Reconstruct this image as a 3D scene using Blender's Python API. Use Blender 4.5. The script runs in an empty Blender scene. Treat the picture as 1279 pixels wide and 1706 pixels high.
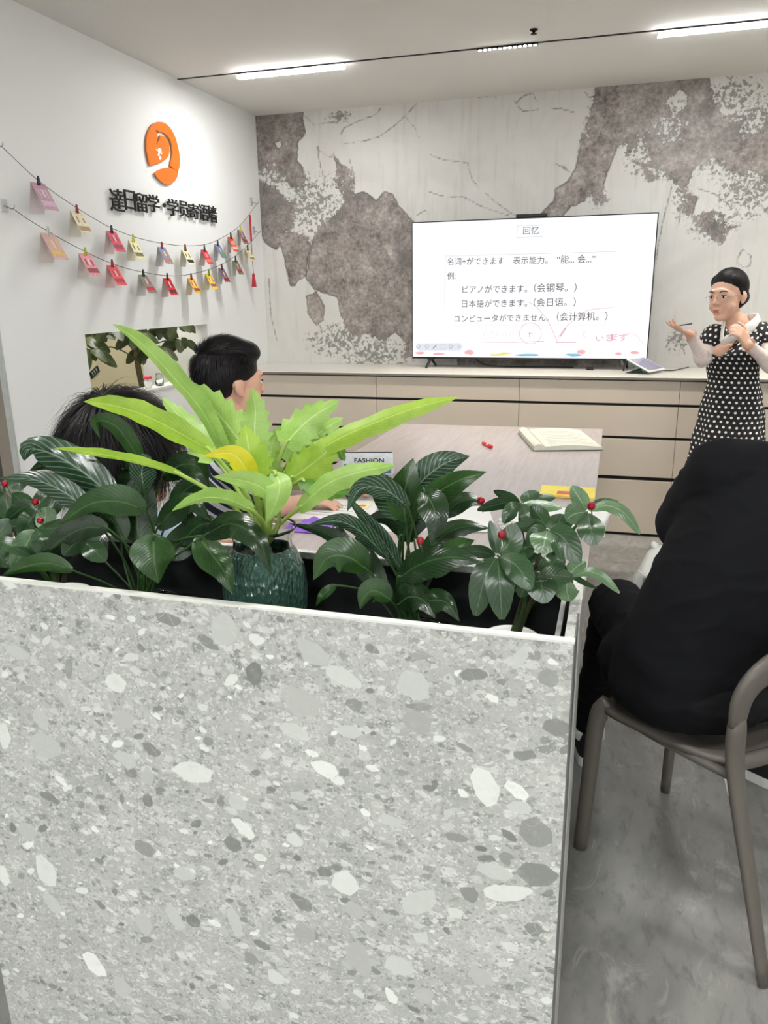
import bpy, bmesh, math, random
import numpy as np
from mathutils import Vector, Matrix, noise
from mathutils.geometry import tessellate_polygon

# ------------------------------------------------------------------ camera
scene = bpy.context.scene
COL = scene.collection
FPX, PITCH, YAW, ROLL, CAMH = 1276.9, math.radians(15.97), math.radians(-16.66), math.radians(-0.82), 1.45
_f = Vector((math.sin(YAW) * math.cos(PITCH), math.cos(YAW) * math.cos(PITCH), -math.sin(PITCH)))
_r0 = Vector((math.cos(YAW), -math.sin(YAW), 0))
_u0 = _r0.cross(_f)
CR = _r0 * math.cos(ROLL) + _u0 * math.sin(ROLL)
CU = -_r0 * math.sin(ROLL) + _u0 * math.cos(ROLL)
CF = _f
CPOS = Vector((0, 0, CAMH))
cam_data = bpy.data.cameras.new('camera')
cam = bpy.data.objects.new('camera', cam_data)
COL.objects.link(cam)
cam_data.sensor_fit = 'VERTICAL'
cam_data.sensor_height = 36.0
cam_data.lens = FPX / 1706 * 36.0
cam_data.clip_start = 0.02
m3 = Matrix((CR, CU, -CF)).transposed()
cam.matrix_world = Matrix.Translation(CPOS) @ m3.to_4x4()
scene.camera = cam

# ------------------------------------------------------------------ view and world
scene.view_settings.view_transform = 'Standard'
scene.view_settings.look = 'None'
scene.view_settings.gamma = 1.0
scene.view_settings.use_curve_mapping = False
scene.view_settings.exposure = 0.66
world = bpy.data.worlds.new('world')
scene.world = world
world.use_nodes = True
world.node_tree.nodes['Background'].inputs[0].default_value = (0.9, 0.95, 1.0, 1)
world.node_tree.nodes['Background'].inputs[1].default_value = 0.35
LAMP_POWER = 145.0
REAR_POWER = 200.0       # emission of the added lamps behind the camera
MID_POWER = 210.0
SPOT_POWER = 40.0
BEAM_POWER = 74.0
SCREEN_POWER = 0.66

# ------------------------------------------------------------------ measuring helpers (photo pixel + known plane -> place)
def ray(x, y):
    return CR * ((x - 639.5) / FPX) - CU * ((y - 853.0) / FPX) + CF
def on_x(x, y, X):
    d = ray(x, y); return CPOS + d * (X / d.x)
def on_y(x, y, Y):
    d = ray(x, y); return CPOS + d * (Y / d.y)
def on_z(x, y, Z):
    d = ray(x, y); return CPOS + d * ((Z - CAMH) / d.z)
def px_per_m(P):
    return FPX / (Vector(P) - CPOS).dot(CF)

# ------------------------------------------------------------------ materials
def srgb(r, g, b):
    def c(v):
        v /= 255.0
        return v / 12.92 if v <= 0.04045 else ((v + 0.055) / 1.055) ** 2.4
    return (c(r), c(g), c(b), 1.0)

class NT:
    """small node-tree writer"""
    def __init__(self, name):
        self.m = bpy.data.materials.new(name)
        self.m.use_nodes = True
        self.t = self.m.node_tree
        self.b = self.t.nodes['Principled BSDF']
        self.out = self.t.nodes['Material Output']
    def n(self, typ, **kw):
        nd = self.t.nodes.new(typ)
        for k, v in kw.items():
            if k.startswith('i_'):
                key = k[2:]
                nd.inputs[int(key) if key.isdigit() else key].default_value = v
            else:
                setattr(nd, k, v)
        return nd
    def l(self, a, b):
        self.t.links.new(a, b)
    def math(self, op, a, b=None, clamp=False):
        nd = self.n('ShaderNodeMath', operation=op); nd.use_clamp = clamp
        for i, v in enumerate((a, b)):
            if v is None: continue
            if hasattr(v, 'links'): self.l(v, nd.inputs[i])
            else: nd.inputs[i].default_value = v
        return nd.outputs[0]
    def mix(self, fac, a, b):
        nd = self.n('ShaderNodeMix', data_type='RGBA')
        for key, v in ((0, fac), (6, a), (7, b)):
            if hasattr(v, 'links'): self.l(v, nd.inputs[key])
            else: nd.inputs[key].default_value = v
        return nd.outputs[2]
    def ramp(self, fac, stops, interp='LINEAR'):
        nd = self.n('ShaderNodeValToRGB')
        nd.color_ramp.interpolation = interp
        el = nd.color_ramp.elements
        while len(el) < len(stops): el.new(0.5)
        for e, (p, c) in zip(el, stops):
            e.position = p
            e.color = c if len(c) == 4 else (*c, 1)
        self.l(fac, nd.inputs[0])
        return nd.outputs[0]
    def smooth(self, v, lo, hi):
        nd = self.n('ShaderNodeMapRange', interpolation_type='SMOOTHSTEP')
        nd.inputs[1].default_value = lo; nd.inputs[2].default_value = hi
        self.l(v, nd.inputs[0]); return nd.outputs[0]
    def noise(self, vec, scale, detail=4, rough=0.55, dist=0.0):
        nd = self.n('ShaderNodeTexNoise'); nd.inputs['Scale'].default_value = scale
        nd.inputs['Detail'].default_value = detail; nd.inputs['Roughness'].default_value = rough
        nd.inputs['Distortion'].default_value = dist
        if vec is not None: self.l(vec, nd.inputs['Vector'])
        return nd.outputs[0]
    def bump(self, h, strength=0.2, dist=0.002):
        nd = self.n('ShaderNodeBump'); nd.inputs['Strength'].default_value = strength
        nd.inputs['Distance'].default_value = dist
        self.l(h, nd.inputs['Height']); self.l(nd.outputs[0], self.b.inputs['Normal'])
    def coord(self, kind='Object'):
        return self.n('ShaderNodeTexCoord').outputs[kind]
    def attr(self, name):
        return self.n('ShaderNodeAttribute', attribute_name=name)

MATS = {}
def mat(name, col, rough=0.5, metal=0.0, var=0.06, scale=30.0, bump=0.0, emit=0.0, trans=0.0, alpha=1.0, coat=0.0, sheen=0.0, spec=0.5, ior=1.45):
    """plain procedural material: colour with a little noise variation"""
    if name in MATS: return MATS[name]
    t = NT(name)
    b = t.b
    c = t.coord()
    nz = t.noise(c, scale, 5)
    lo = tuple(min(1, v * (1 - var)) for v in col[:3]) + (1,)
    hi = tuple(min(1, v * (1 + var)) for v in col[:3]) + (1,)
    cc = t.ramp(nz, [(0.3, lo), (0.7, hi)])
    t.l(cc, b.inputs['Base Color'])
    b.inputs['Roughness'].default_value = rough
    b.inputs['Metallic'].default_value = metal
    b.inputs['Transmission Weight'].default_value = trans
    b.inputs['Alpha'].default_value = alpha
    b.inputs['Coat Weight'].default_value = coat
    b.inputs['Sheen Weight'].default_value = sheen
    b.inputs['Specular IOR Level'].default_value = spec
    b.inputs['IOR'].default_value = ior
    if emit:
        t.l(cc, b.inputs['Emission Color']); b.inputs['Emission Strength'].default_value = emit
    if bump:
        t.bump(nz, bump, 0.003)
    MATS[name] = t.m
    return t.m

# ------------------------------------------------------------------ mesh writer
class M:
    def __init__(self):
        self.v = []; self.f = []; self.mi = []; self.uv = {}
    def add(self, vs, fs, mi=0, uvs=None):
        o = len(self.v)
        self.v.extend([tuple(p) for p in vs])
        for k, f in enumerate(fs):
            self.f.append(tuple(i + o for i in f)); self.mi.append(mi)
            if uvs is not None:
                self.uv[len(self.f) - 1] = [uvs[i] for i in f]
        return self
    def box(self, lo, hi, mi=0, rz=0.0, bev=0.0):
        lo = Vector(lo); hi = Vector(hi)
        c = (lo + hi) / 2; h = (hi - lo) / 2
        if bev <= 0:
            vs = [Vector((sx * h.x, sy * h.y, sz * h.z)) for sz in (-1, 1) for sy in (-1, 1) for sx in (-1, 1)]
            fs = [(0, 2, 3, 1), (4, 5, 7, 6), (0, 1, 5, 4), (2, 6, 7, 3), (0, 4, 6, 2), (1, 3, 7, 5)]
        else:
            bm = bmesh.new()
            bmesh.ops.create_cube(bm, size=1)
            for v in bm.verts: v.co = Vector((v.co.x * 2 * h.x, v.co.y * 2 * h.y, v.co.z * 2 * h.z))
            bmesh.ops.bevel(bm, geom=bm.edges[:], offset=min(bev, 0.95 * min(h)), segments=2, profile=0.6, affect='EDGES')
            bm.verts.ensure_lookup_table(); bm.verts.index_update()
            vs = [v.co.copy() for v in bm.verts]; fs = [[v.index for v in f.verts] for f in bm.faces]
            bm.free()
        if rz:
            R = Matrix.Rotation(rz, 3, 'Z'); vs = [R @ v for v in vs]
        return self.add([v + c for v in vs], fs, mi)
    def tube(self, pts, rad, n=8, mi=0, caps=True, flat=1.0, up=None):
        """tube along points; rad a number or one per point; flat squeezes the binormal"""
        pts = [Vector(p) for p in pts]
        if not hasattr(rad, '__len__'): rad = [rad] * len(pts)
        vs = []; fs = []
        prev = None
        for i, p in enumerate(pts):
            a = pts[max(i - 1, 0)]; b = pts[min(i + 1, len(pts) - 1)]
            t = (b - a)
            t = t.normalized() if t.length > 1e-9 else Vector((0, 0, 1))
            if prev is None:
                ref = Vector(up) if up is not None else (Vector((0, 0, 1)) if abs(t.z) < 0.9 else Vector((0, 1, 0)))
            else:
                ref = prev
            s = (ref - t * ref.dot(t))
            s = s.normalized() if s.length > 1e-6 else t.orthogonal().normalized()
            prev = s
            q = t.cross(s)
            r = rad[i]
            for k in range(n):
                an = 2 * math.pi * k / n
                vs.append(p + s * (r * math.cos(an)) + q * (r * flat * math.sin(an)))
        m = len(pts)
        for i in range(m - 1):
            for k in range(n):
                fs.append((i * n + k, i * n + (k + 1) % n, (i + 1) * n + (k + 1) % n, (i + 1) * n + k))
        if caps:
            fs.append(tuple(range(n - 1, -1, -1))); fs.append(tuple((m - 1) * n + k for k in range(n)))
        return self.add(vs, fs, mi)
    def lathe(self, prof, n=32, c=(0, 0, 0), mi=0, close=False):
        """profile of (r, z) turned round the vertical axis at c"""
        c = Vector(c); vs = []; fs = []
        for r, z in prof:
            for k in range(n):
                a = 2 * math.pi * k / n
                vs.append(c + Vector((r * math.cos(a), r * math.sin(a), z)))
        m = len(prof)
        for i in range(m - 1):
            for k in range(n):
                fs.append((i * n + k, i * n + (k + 1) % n, (i + 1) * n + (k + 1) % n, (i + 1) * n + k))
        if close:
            if prof[0][0] > 1e-6: fs.append(tuple(range(n - 1, -1, -1)))
            if prof[-1][0] > 1e-6: fs.append(tuple((m - 1) * n + k for k in range(n)))
        return self.add(vs, fs, mi)
    def ell(self, c, r, n=20, m=12, rot=None, mi=0):
        c = Vector(c)
        if not hasattr(r, '__len__'): r = (r, r, r)
        vs = [Vector((0, 0, -r[2]))]; fs = []
        for i in range(1, m):
            ph = -math.pi / 2 + math.pi * i / m
            for k in range(n):
                a = 2 * math.pi * k / n
                vs.append(Vector((r[0] * math.cos(ph) * math.cos(a), r[1] * math.cos(ph) * math.sin(a), r[2] * math.sin(ph))))
        vs.append(Vector((0, 0, r[2])))
        for k in range(n): fs.append((0, 1 + (k + 1) % n, 1 + k))
        for i in range(m - 2):
            for k in range(n):
                a = 1 + i * n
                fs.append((a + k, a + (k + 1) % n, a + n + (k + 1) % n, a + n + k))
        a = 1 + (m - 2) * n; top = len(vs) - 1
        for k in range(n): fs.append((a + k, a + (k + 1) % n, top))
        if rot is not None: vs = [rot @ v for v in vs]
        return self.add([v + c for v in vs], fs, mi)
    def caps(self, p0, p1, r0, r1, n=14):
        """tapered capsule"""
        p0 = Vector(p0); p1 = Vector(p1); d = (p1 - p0)
        L = d.length; t = d / L if L > 1e-9 else Vector((0, 0, 1))
        pts = []; rad = []
        for k in range(5):
            a = -math.pi / 2 + (math.pi / 2) * (k + 0.25) / 5
            pts.append(p0 + t * (r0 * math.sin(a))); rad.append(r0 * math.cos(a))
        for k in range(5):
            a = (math.pi / 2) * (k + 0.75) / 5
            pts.append(p1 + t * (r1 * math.sin(a))); rad.append(r1 * math.cos(a))
        return self.tube(pts, rad, n)
    def prism(self, poly, axis_u, axis_v, origin, thick, mi=0):
        """extruded polygon: poly of (u,v), thickness along u x v"""
        U = Vector(axis_u); V = Vector(axis_v); O = Vector(origin); N = U.cross(V).normalized()
        n = len(poly)
        area = sum(poly[i][0] * poly[(i + 1) % n][1] - poly[(i + 1) % n][0] * poly[i][1] for i in range(n))
        if area < 0: poly = poly[::-1]
        tris = tessellate_polygon([[Vector((a, b, 0)) for a, b in poly]])
        base = [O + U * a + V * b for a, b in poly]
        vs = base + [p + N * thick for p in base]
        fs = []
        for t in tris:
            a, b, c = t
            cr = (poly[b][0] - poly[a][0]) * (poly[c][1] - poly[a][1]) - (poly[b][1] - poly[a][1]) * (poly[c][0] - poly[a][0])
            if cr < 0: a, c = c, a
            fs.append((a + n, b + n, c + n)); fs.append((c, b, a))
        for i in range(n):
            j = (i + 1) % n
            fs.append((i, j, j + n, i + n))
        return self.add(vs, fs, mi)
    def mesh(self, name, mats, smooth=False, origin=(0, 0, 0), bevel=0):
        me = bpy.data.meshes.new(name)
        o = Vector(origin)
        me.from_pydata([tuple(Vector(p) - o) for p in self.v], [], self.f)
        for mm in (mats if isinstance(mats, (list, tuple)) else [mats]): me.materials.append(mm)
        me.polygons.foreach_set('material_index', self.mi)
        if self.uv:
            lay = me.uv_layers.new(name='UVMap')
            for p in me.polygons:
                u = self.uv.get(p.index)
                if u:
                    for li, c in zip(p.loop_indices, u): lay.data[li].uv = c
        if smooth:
            me.polygons.foreach_set('use_smooth', [True] * len(me.polygons))
            if smooth == 'auto':
                me.set_sharp_from_angle(angle=math.radians(40))
        me.update()
        return me

def wloc(o):
    p = Vector((0, 0, 0))
    while o is not None:
        p += Vector(o.location); o = o.parent
    return p
def obj(name, geo, m, parent=None, smooth=False, origin=None):
    """one mesh object; geo in world coordinates (M) or a ready mesh already relative to its parent"""
    if isinstance(geo, M):
        o0 = wloc(parent) if parent is not None else (Vector(origin) if origin is not None else Vector((0, 0, 0)))
        me = geo.mesh(name, m, smooth, o0)
    else:
        me = geo; o0 = Vector(origin) if origin is not None and parent is None else Vector((0, 0, 0))
    o = bpy.data.objects.new(name, me)
    COL.objects.link(o)
    if parent is not None: o.parent = parent
    else: o.location = o0
    return o
def tag(o, label=None, cat=None, group=None, kind=None):
    if label: o['label'] = label
    if cat: o['category'] = cat
    if group: o['group'] = group
    if kind: o['kind'] = kind
    return o
def thing(name, label, cat, loc=(0, 0, 0), group=None):
    o = bpy.data.objects.new(name, None)
    o.empty_display_size = 0.05
    COL.objects.link(o); o.location = loc
    return tag(o, label, cat, group)
def struct(name, geo, m, parent=None, smooth=False):
    o = obj(name, geo, m, parent, smooth)
    if parent is None: o['kind'] = 'structure'
    return o
def copy_tree(o, parent=None):
    c = o.copy(); COL.objects.link(c)
    if parent is not None: c.parent = parent
    for ch in o.children: copy_tree(ch, c)
    return c

def bez(pts, n):
    """Catmull-Rom through points, n samples"""
    P = [Vector(p) for p in pts]
    P = [P[0] * 2 - P[1]] + P + [P[-1] * 2 - P[-2]]
    out = []
    segs = len(P) - 3
    for i in range(n):
        t = i / (n - 1) * segs
        k = min(int(t), segs - 1); u = t - k
        a, b, c, d = P[k:k + 4]
        out.append(0.5 * ((2 * b) + (c - a) * u + (2 * a - 5 * b + 4 * c - d) * u * u + (3 * b - a - 3 * c + d) * u ** 3))
    return out

def text_mesh(s, extrude=0.0, offset=0.0, bold=False):
    """mesh of a line of text, fitted later; returns verts, faces (x right, y up, z depth), size"""
    cu = bpy.data.curves.new('txt', 'FONT')
    cu.body = s; cu.extrude = extrude; cu.offset = offset; cu.resolution_u = 3; cu.size = 1.0
    ob = bpy.data.objects.new('txt', cu)
    COL.objects.link(ob)
    dg = bpy.context.evaluated_depsgraph_get()
    me = bpy.data.meshes.new_from_object(ob.evaluated_get(dg))
    vs = [v.co.copy() for v in me.vertices]; fs = [tuple(p.vertices) for p in me.polygons]
    bpy.data.objects.remove(ob); bpy.data.curves.remove(cu); bpy.data.meshes.remove(me)
    return vs, fs
def put_text(mb, s, P0, P1, height=None, lift=0.0, extrude=0.0, offset=0.0, mi=0, up=None, normal=None):
    """writes s from P0 to P1 (baseline ends); height in metres; up direction in the plane"""
    vs, fs = text_mesh(s, extrude if extrude else 0.0, offset)
    if not vs: return
    x0 = min(v.x for v in vs); x1 = max(v.x for v in vs)
    y0 = min(v.y for v in vs); y1 = max(v.y for v in vs)
    P0 = Vector(P0); P1 = Vector(P1)
    ux = (P1 - P0); L = ux.length; ux = ux / L
    N = Vector(normal).normalized()
    uy = N.cross(ux).normalized()
    sx = L / (x1 - x0)
    sy = height / (y1 - y0) if height else sx
    mb.add([P0 + ux * ((v.x - x0) * sx) + uy * ((v.y - y0) * sy) + N * (lift + v.z) for v in vs], fs, mi)
# ------------------------------------------------------------------ the room (x along the stone wall, y towards it, z up)
XL, YB, YC, ZC, ZT = -2.465, 5.304, 4.707, 2.623, 0.962     # left wall, back wall, cabinet fronts, ceiling, worktop
X_R, Y_N, X_FAR = 3.6, -4.2, -4.6

def floor_material():
    t = NT('floor_stone'); c = t.coord()
    mp = t.n('ShaderNodeMapping'); mp.inputs['Rotation'].default_value = (0, 0, 0.6); mp.inputs['Scale'].default_value = (1, 0.45, 1)
    t.l(c, mp.inputs[0])
    a = t.noise(mp.outputs[0], 2.6, 9, 0.62, 0.6)
    b = t.noise(mp.outputs[0], 26, 8, 0.7, 0.3)
    w = t.noise(mp.outputs[0], 7, 9, 0.7, 1.6)
    base = t.ramp(a, [(0.3, srgb(108, 108, 106)), (0.52, srgb(136, 135, 131)), (0.72, srgb(160, 158, 152))])
    base = t.mix(t.math('MULTIPLY', t.smooth(w, 0.54, 0.66), 0.6), base, srgb(176, 174, 167))
    base = t.mix(t.math('MULTIPLY', t.smooth(b, 0.48, 0.72), 0.5), base, srgb(76, 77, 75))
    t.l(base, t.b.inputs['Base Color'])
    t.l(t.ramp(b, [(0.3, (0.3,) * 3), (0.7, (0.42,) * 3)]), t.b.inputs['Roughness'])
    t.bump(b, 0.08, 0.001)
    return t.m
def plaster(name, col, rough=0.75):
    t = NT(name); c = t.coord()
    nz = t.noise(c, 1.3, 4); fine = t.noise(c, 160, 3)
    t.l(t.ramp(nz, [(0.3, tuple(v * 0.97 for v in col[:3])), (0.7, col)]), t.b.inputs['Base Color'])
    t.b.inputs['Roughness'].default_value = rough
    t.bump(fine, 0.05, 0.0006)
    return t.m
m_wall = plaster('white_wall_paint', srgb(238, 239, 237))
m_ceil = plaster('ceiling_paint', srgb(224, 222, 217), 0.85)
m_cream = plaster('cream_wall_paint', srgb(226, 214, 178))
m_trim = mat('grey_metal_trim', srgb(190, 194, 190), 0.35, 0.2)
m_taupe = mat('taupe_wall_end', srgb(140, 130, 118), 0.6)
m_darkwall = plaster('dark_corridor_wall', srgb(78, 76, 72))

floor = struct('floor', M().box((X_FAR, Y_N, -0.08), (X_R, YB + 0.1, 0.0)), floor_material())
ceiling = struct('ceiling', M().box((X_FAR, Y_N, ZC), (X_R, YB + 0.1, ZC + 0.1)), m_ceil)

# left wall: ends at the corridor opening, pierced by the pass-through window
WY0, OY0, OY1, OZ0, OZ1, WT = 2.69, 3.235, 4.43, .94, 1.276, 0.085
lw = M()
lw.box((XL - WT, WY0, 0), (XL, OY0, ZC)); lw.box((XL - WT, OY1, 0), (XL, YB + .1, ZC))
lw.box((XL - WT, OY0, 0), (XL, OY1, OZ0)); lw.box((XL - WT, OY0, OZ1), (XL, OY1, ZC))
wall_left = struct('wall_left', lw, m_wall)
struct('trim_1', M().box((XL - 0.022, WY0 - 0.012, 0), (XL + 0.003, WY0 - 0.0005, ZC)), m_trim)
struct('trim_2', M().box((XL - WT - 0.004, WY0 - 0.006, 0), (XL - 0.0225, WY0 - 0.0005, ZC)), m_taupe)
# room beyond the pass-through and the corridor
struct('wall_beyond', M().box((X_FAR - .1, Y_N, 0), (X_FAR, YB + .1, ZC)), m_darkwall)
struct('wall_side_room', M().box((-3.62, 3.05, 0), (-3.54, YB + .1, ZC)), m_cream)
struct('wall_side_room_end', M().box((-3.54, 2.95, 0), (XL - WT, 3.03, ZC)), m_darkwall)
struct('wall_right', M().box((X_R, Y_N, 0), (X_R + .1, YB + .1, ZC)), m_wall)
struct('wall_rear', M().box((X_FAR, Y_N - .1, 0), (X_R, Y_N, ZC)), m_wall)

# ------------------------------------------------------------------ stone back wall: outlines of the grey patches measured on the wall
def z5(p): return on_y(p[0] / 2.907 + 420, p[1] / 2.906 + 120, YB)
def z6(p): return on_y(p[0] / 3.053 + 860, p[1] / 3.052 + 120, YB)
def z2(p): return on_y(p[0] / 2.907 + 560, p[1] / 2.908 + 120, YB)
def xz(f, L): return [(f(p).x, f(p).z) for p in L]
PATCH = [
    xz(z5, [(-20, 150), (243, 150), (250, 230), (262, 300), (222, 340), (215, 430), (250, 460), (265, 530), (240, 592), (200, 570), (150, 520), (112, 465), (62, 470), (20, 500)]),
    xz(z5, [(20, 520), (70, 540), (110, 555), (150, 600), (205, 640), (205, 720), (190, 765), (140, 770), (122, 870), (90, 850), (60, 830), (30, 760)]),
    xz(z5, [(388, 395), (430, 440), (480, 490), (495, 520), (490, 590), (440, 612), (410, 560), (400, 520), (412, 470)]),
    xz(z5, [(125, 782), (150, 770), (200, 782), (270, 797), (284, 830), (272, 900), (258, 985), (222, 1005), (205, 1040), (180, 1035), (165, 970), (150, 890)]),
    xz(z5, [(293, 800), (345, 730), (420, 670), (460, 612), (500, 588), (540, 578), (575, 596), (600, 622), (640, 580), (680, 588), (715, 650), (760, 700), (785, 730), (1000, 760), (1000, 1330), (740, 1380), (742, 1305), (690, 1262), (640, 1300), (560, 1268), (480, 1290), (430, 1180), (412, 1092), (340, 1072), (300, 1055), (262, 1000), (272, 900)]),
    xz(z5, [(262, 1085), (310, 1062), (352, 1130), (345, 1200), (310, 1225), (272, 1170)]),
    xz(z6, [(400, 40), (980, 10), (990, 90), (1040, 150), (1030, 230), (1100, 250), (1200, 240), (1400, 180), (1400, 600), (1279, 570), (1220, 505), (1150, 545), (1080, 520), (1050, 480), (1062, 450), (990, 460), (920, 470), (900, 520), (850, 600), (930, 640), (900, 720), (860, 740), (835, 690), (852, 640), (800, 570), (770, 540), (740, 480), (690, 500), (640, 480), (560, 430), (548, 365), (520, 375), (490, 440), (470, 500), (440, 580), (442, 690), (400, 640), (370, 620), (350, 660), (280, 690), (230, 735), (180, 800), (60, 800), (120, 722), (190, 650), (200, 600), (260, 550), (300, 500), (318, 400), (335, 320), (352, 270), (390, 150)]),
    xz(z6, [(905, 745), (960, 705), (1060, 732), (1082, 785), (1146, 776), (1080, 812), (1030, 885), (990, 832), (930, 812)]),
    xz(z6, [(640, 480), (690, 490), (716, 545), (680, 555), (655, 520)]),
    xz(z6, [(-300, 1455), (520, 1440), (540, 1530), (-300, 1530)]),
]
HOLES = [
    xz(z6, [(775, 130), (830, 95), (872, 118), (865, 168), (800, 195), (770, 165)]),
    xz(z6, [(720, 220), (800, 205), (832, 260), (805, 345), (745, 325), (700, 275)]),
    xz(z6, [(985, 60), (1090, 20), (1110, 90), (1080, 180), (1045, 210), (1035, 150)]),
    xz(z6, [(560, 440), (630, 350), (660, 400), (700, 480), (620, 470)]),
    xz(z6, [(1180, 190), (1260, 150), (1279, 240), (1200, 330), (1160, 260)]),
    xz(z5, [(112, 345), (140, 322), (145, 360), (125, 378)]),
]
SPECK = [   # (centre, radius x, radius z): zones broken up into white and dark flakes
    (z5((300, 640)), .22, .2), (z5((110, 490)), .13, .1), (z5((420, 1300)), .25, .12), (z5((600, 1360)), .3, .1),
    (z6((800, 330)), .28, .2), (z6((1150, 330)), .3, .25), (z6((390, 380)), .07, .28), (z6((740, 460)), .22, .1), (z6((1000, 780)), .14, .1),
    (z6((1200, 600)), .2, .16), (z6((420, 650)), .06, .06), (z5((450, 540)), .08, .1), (z6((1120, 120)), .14, .12), (z6((840, 660)), .06, .12), (z5((420, 220)), .1, .04), (z6((820, 1370)), .07, .08),
]
CRACK = [xz(z5, q) for q in (
    [(255, 215), (300, 255), (420, 240), (440, 200)], [(320, 360), (322, 420), (335, 470), (357, 555)], [(80, 1000), (90, 1180), (120, 1300)],
    [(430, 300), (445, 270), (520, 235), (590, 210), (625, 175)], [(440, 345), (540, 335), (610, 315), (690, 260), (740, 210), (800, 150)],
    [(290, 800), (268, 900), (258, 1000), (330, 1090)], [(490, 590), (494, 500), (470, 420)], [(310, 370), (380, 415), (400, 390)])]
CRACK += [xz(z2, q) for q in (
    [(455, 402), (520, 425), (635, 440), (645, 480), (660, 525), (690, 560)], [(722, 585), (770, 630), (840, 680), (880, 700)],
    [(450, 580), (510, 600), (590, 608), (610, 602), (700, 650), (830, 695)], [(390, 695), (430, 668), (450, 690)], [(330, 210), (380, 270), (400, 318)],
    [(690, 122), (780, 122)], [(860, 140), (900, 190), (980, 180)], [(1040, 175), (1090, 178), (1165, 200)], [(1055, 440), (1090, 460), (1130, 485)],
    [(1205, 95), (1222, 125), (1240, 120)], [(870, 150), (900, 120), (950, 100), (970, 140)])]
CRACK += [xz(z6, q) for q in (
    [(795, 565), (770, 660), (745, 760), (722, 880), (705, 990), (660, 1400)], [(1150, 900), (1192, 935), (1192, 985), (1150, 992), (1118, 962), (1150, 900)],
    [(920, 590), (1010, 620), (1060, 660), (1110, 690), (1150, 750)], [(1080, 590), (1112, 612)], [(1170, 590), (1220, 650), (1279, 720)], [(240, 480), (275, 512)],
    [(760, 1400), (790, 1350), (830, 1370), (860, 1440)], [(800, 1330), (830, 1300), (850, 1330)], [(840, 690), (820, 790)])]

def seg_dist(px, pz, a, b):
    ax, az = a; bx, bz = b
    dx, dz = bx - ax, bz - az
    t = np.clip(((px - ax) * dx + (pz - az) * dz) / (dx * dx + dz * dz + 1e-12), 0, 1)
    return np.hypot(px - ax - t * dx, pz - az - t * dz)
def poly_sdf(px, pz, poly):
    d = np.full(px.shape, 1e9); ins = np.zeros(px.shape, bool)
    n = len(poly)
    for i in range(n):
        a, b = poly[i], poly[(i + 1) % n]
        d = np.minimum(d, seg_dist(px, pz, a, b))
        c = ((a[1] > pz) != (b[1] > pz)) & (px < (b[0] - a[0]) * (pz - a[1]) / (b[1] - a[1] + 1e-12) + a[0])
        ins ^= c
    return np.where(ins, d, -d)

def stone_wall_mesh():
    step = 0.0125
    nx = int(round((X_R - XL) / step)); nz = int(round((ZC - ZT + .02) / step))
    xs = np.linspace(XL, X_R, nx + 1); zs = np.linspace(ZT - .02, ZC, nz + 1)
    gx, gz = np.meshgrid(xs, zs)
    # patches beyond the picture to the right: the pattern runs on
    rnd = random.Random(4)
    patches = list(PATCH)
    for k in range(6):
        cx = 1.1 + rnd.random() * 2.4; cz = 1.3 + rnd.random() * 1.2; r = 0.15 + 0.25 * rnd.random()
        patches.append([(cx + r * (0.7 + 0.5 * rnd.random()) * math.cos(a * math.pi / 6), cz + r * (0.7 + 0.5 * rnd.random()) * math.sin(a * math.pi / 6)) for a in range(12)])
    sd = np.full(gx.shape, -1.0); tone = np.zeros(gx.shape)
    for i, p in enumerate(patches):
        s = poly_sdf(gx, gz, p)
        tone = np.where(s > sd, (i * 0.37) % 1.0, tone)
        sd = np.maximum(sd, s)
    for p in HOLES: sd = np.minimum(sd, -poly_sdf(gx, gz, p))
    cr = np.full(gx.shape, 1.0)
    for c in CRACK:
        for a, b in zip(c[:-1], c[1:]): cr = np.minimum(cr, seg_dist(gx, gz, a, b))
    sp = np.zeros(gx.shape)
    for c, rx, rz in SPECK:
        sp = np.maximum(sp, np.clip(1.35 - np.sqrt(((gx - c.x) / rx) ** 2 + ((gz - c.z) / rz) ** 2), 0, 1))
    V = np.stack([gx.ravel(), np.full(gx.size, YB), gz.ravel()], 1)
    i = np.arange(nz)[:, None] * (nx + 1) + np.arange(nx)[None, :]
    F = np.stack([i, i + 1, i + nx + 2, i + nx + 1], -1).reshape(-1, 4)
    me = bpy.data.meshes.new('wall_back')
    me.from_pydata(V.tolist(), [], F.tolist())
    for nm, arr in (('patch', sd), ('tone', tone), ('crack', cr), ('speck', sp)):
        at = me.attributes.new(nm, 'FLOAT', 'POINT'); at.data.foreach_set('value', arr.ravel().astype(np.float32))
    return me
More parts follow.
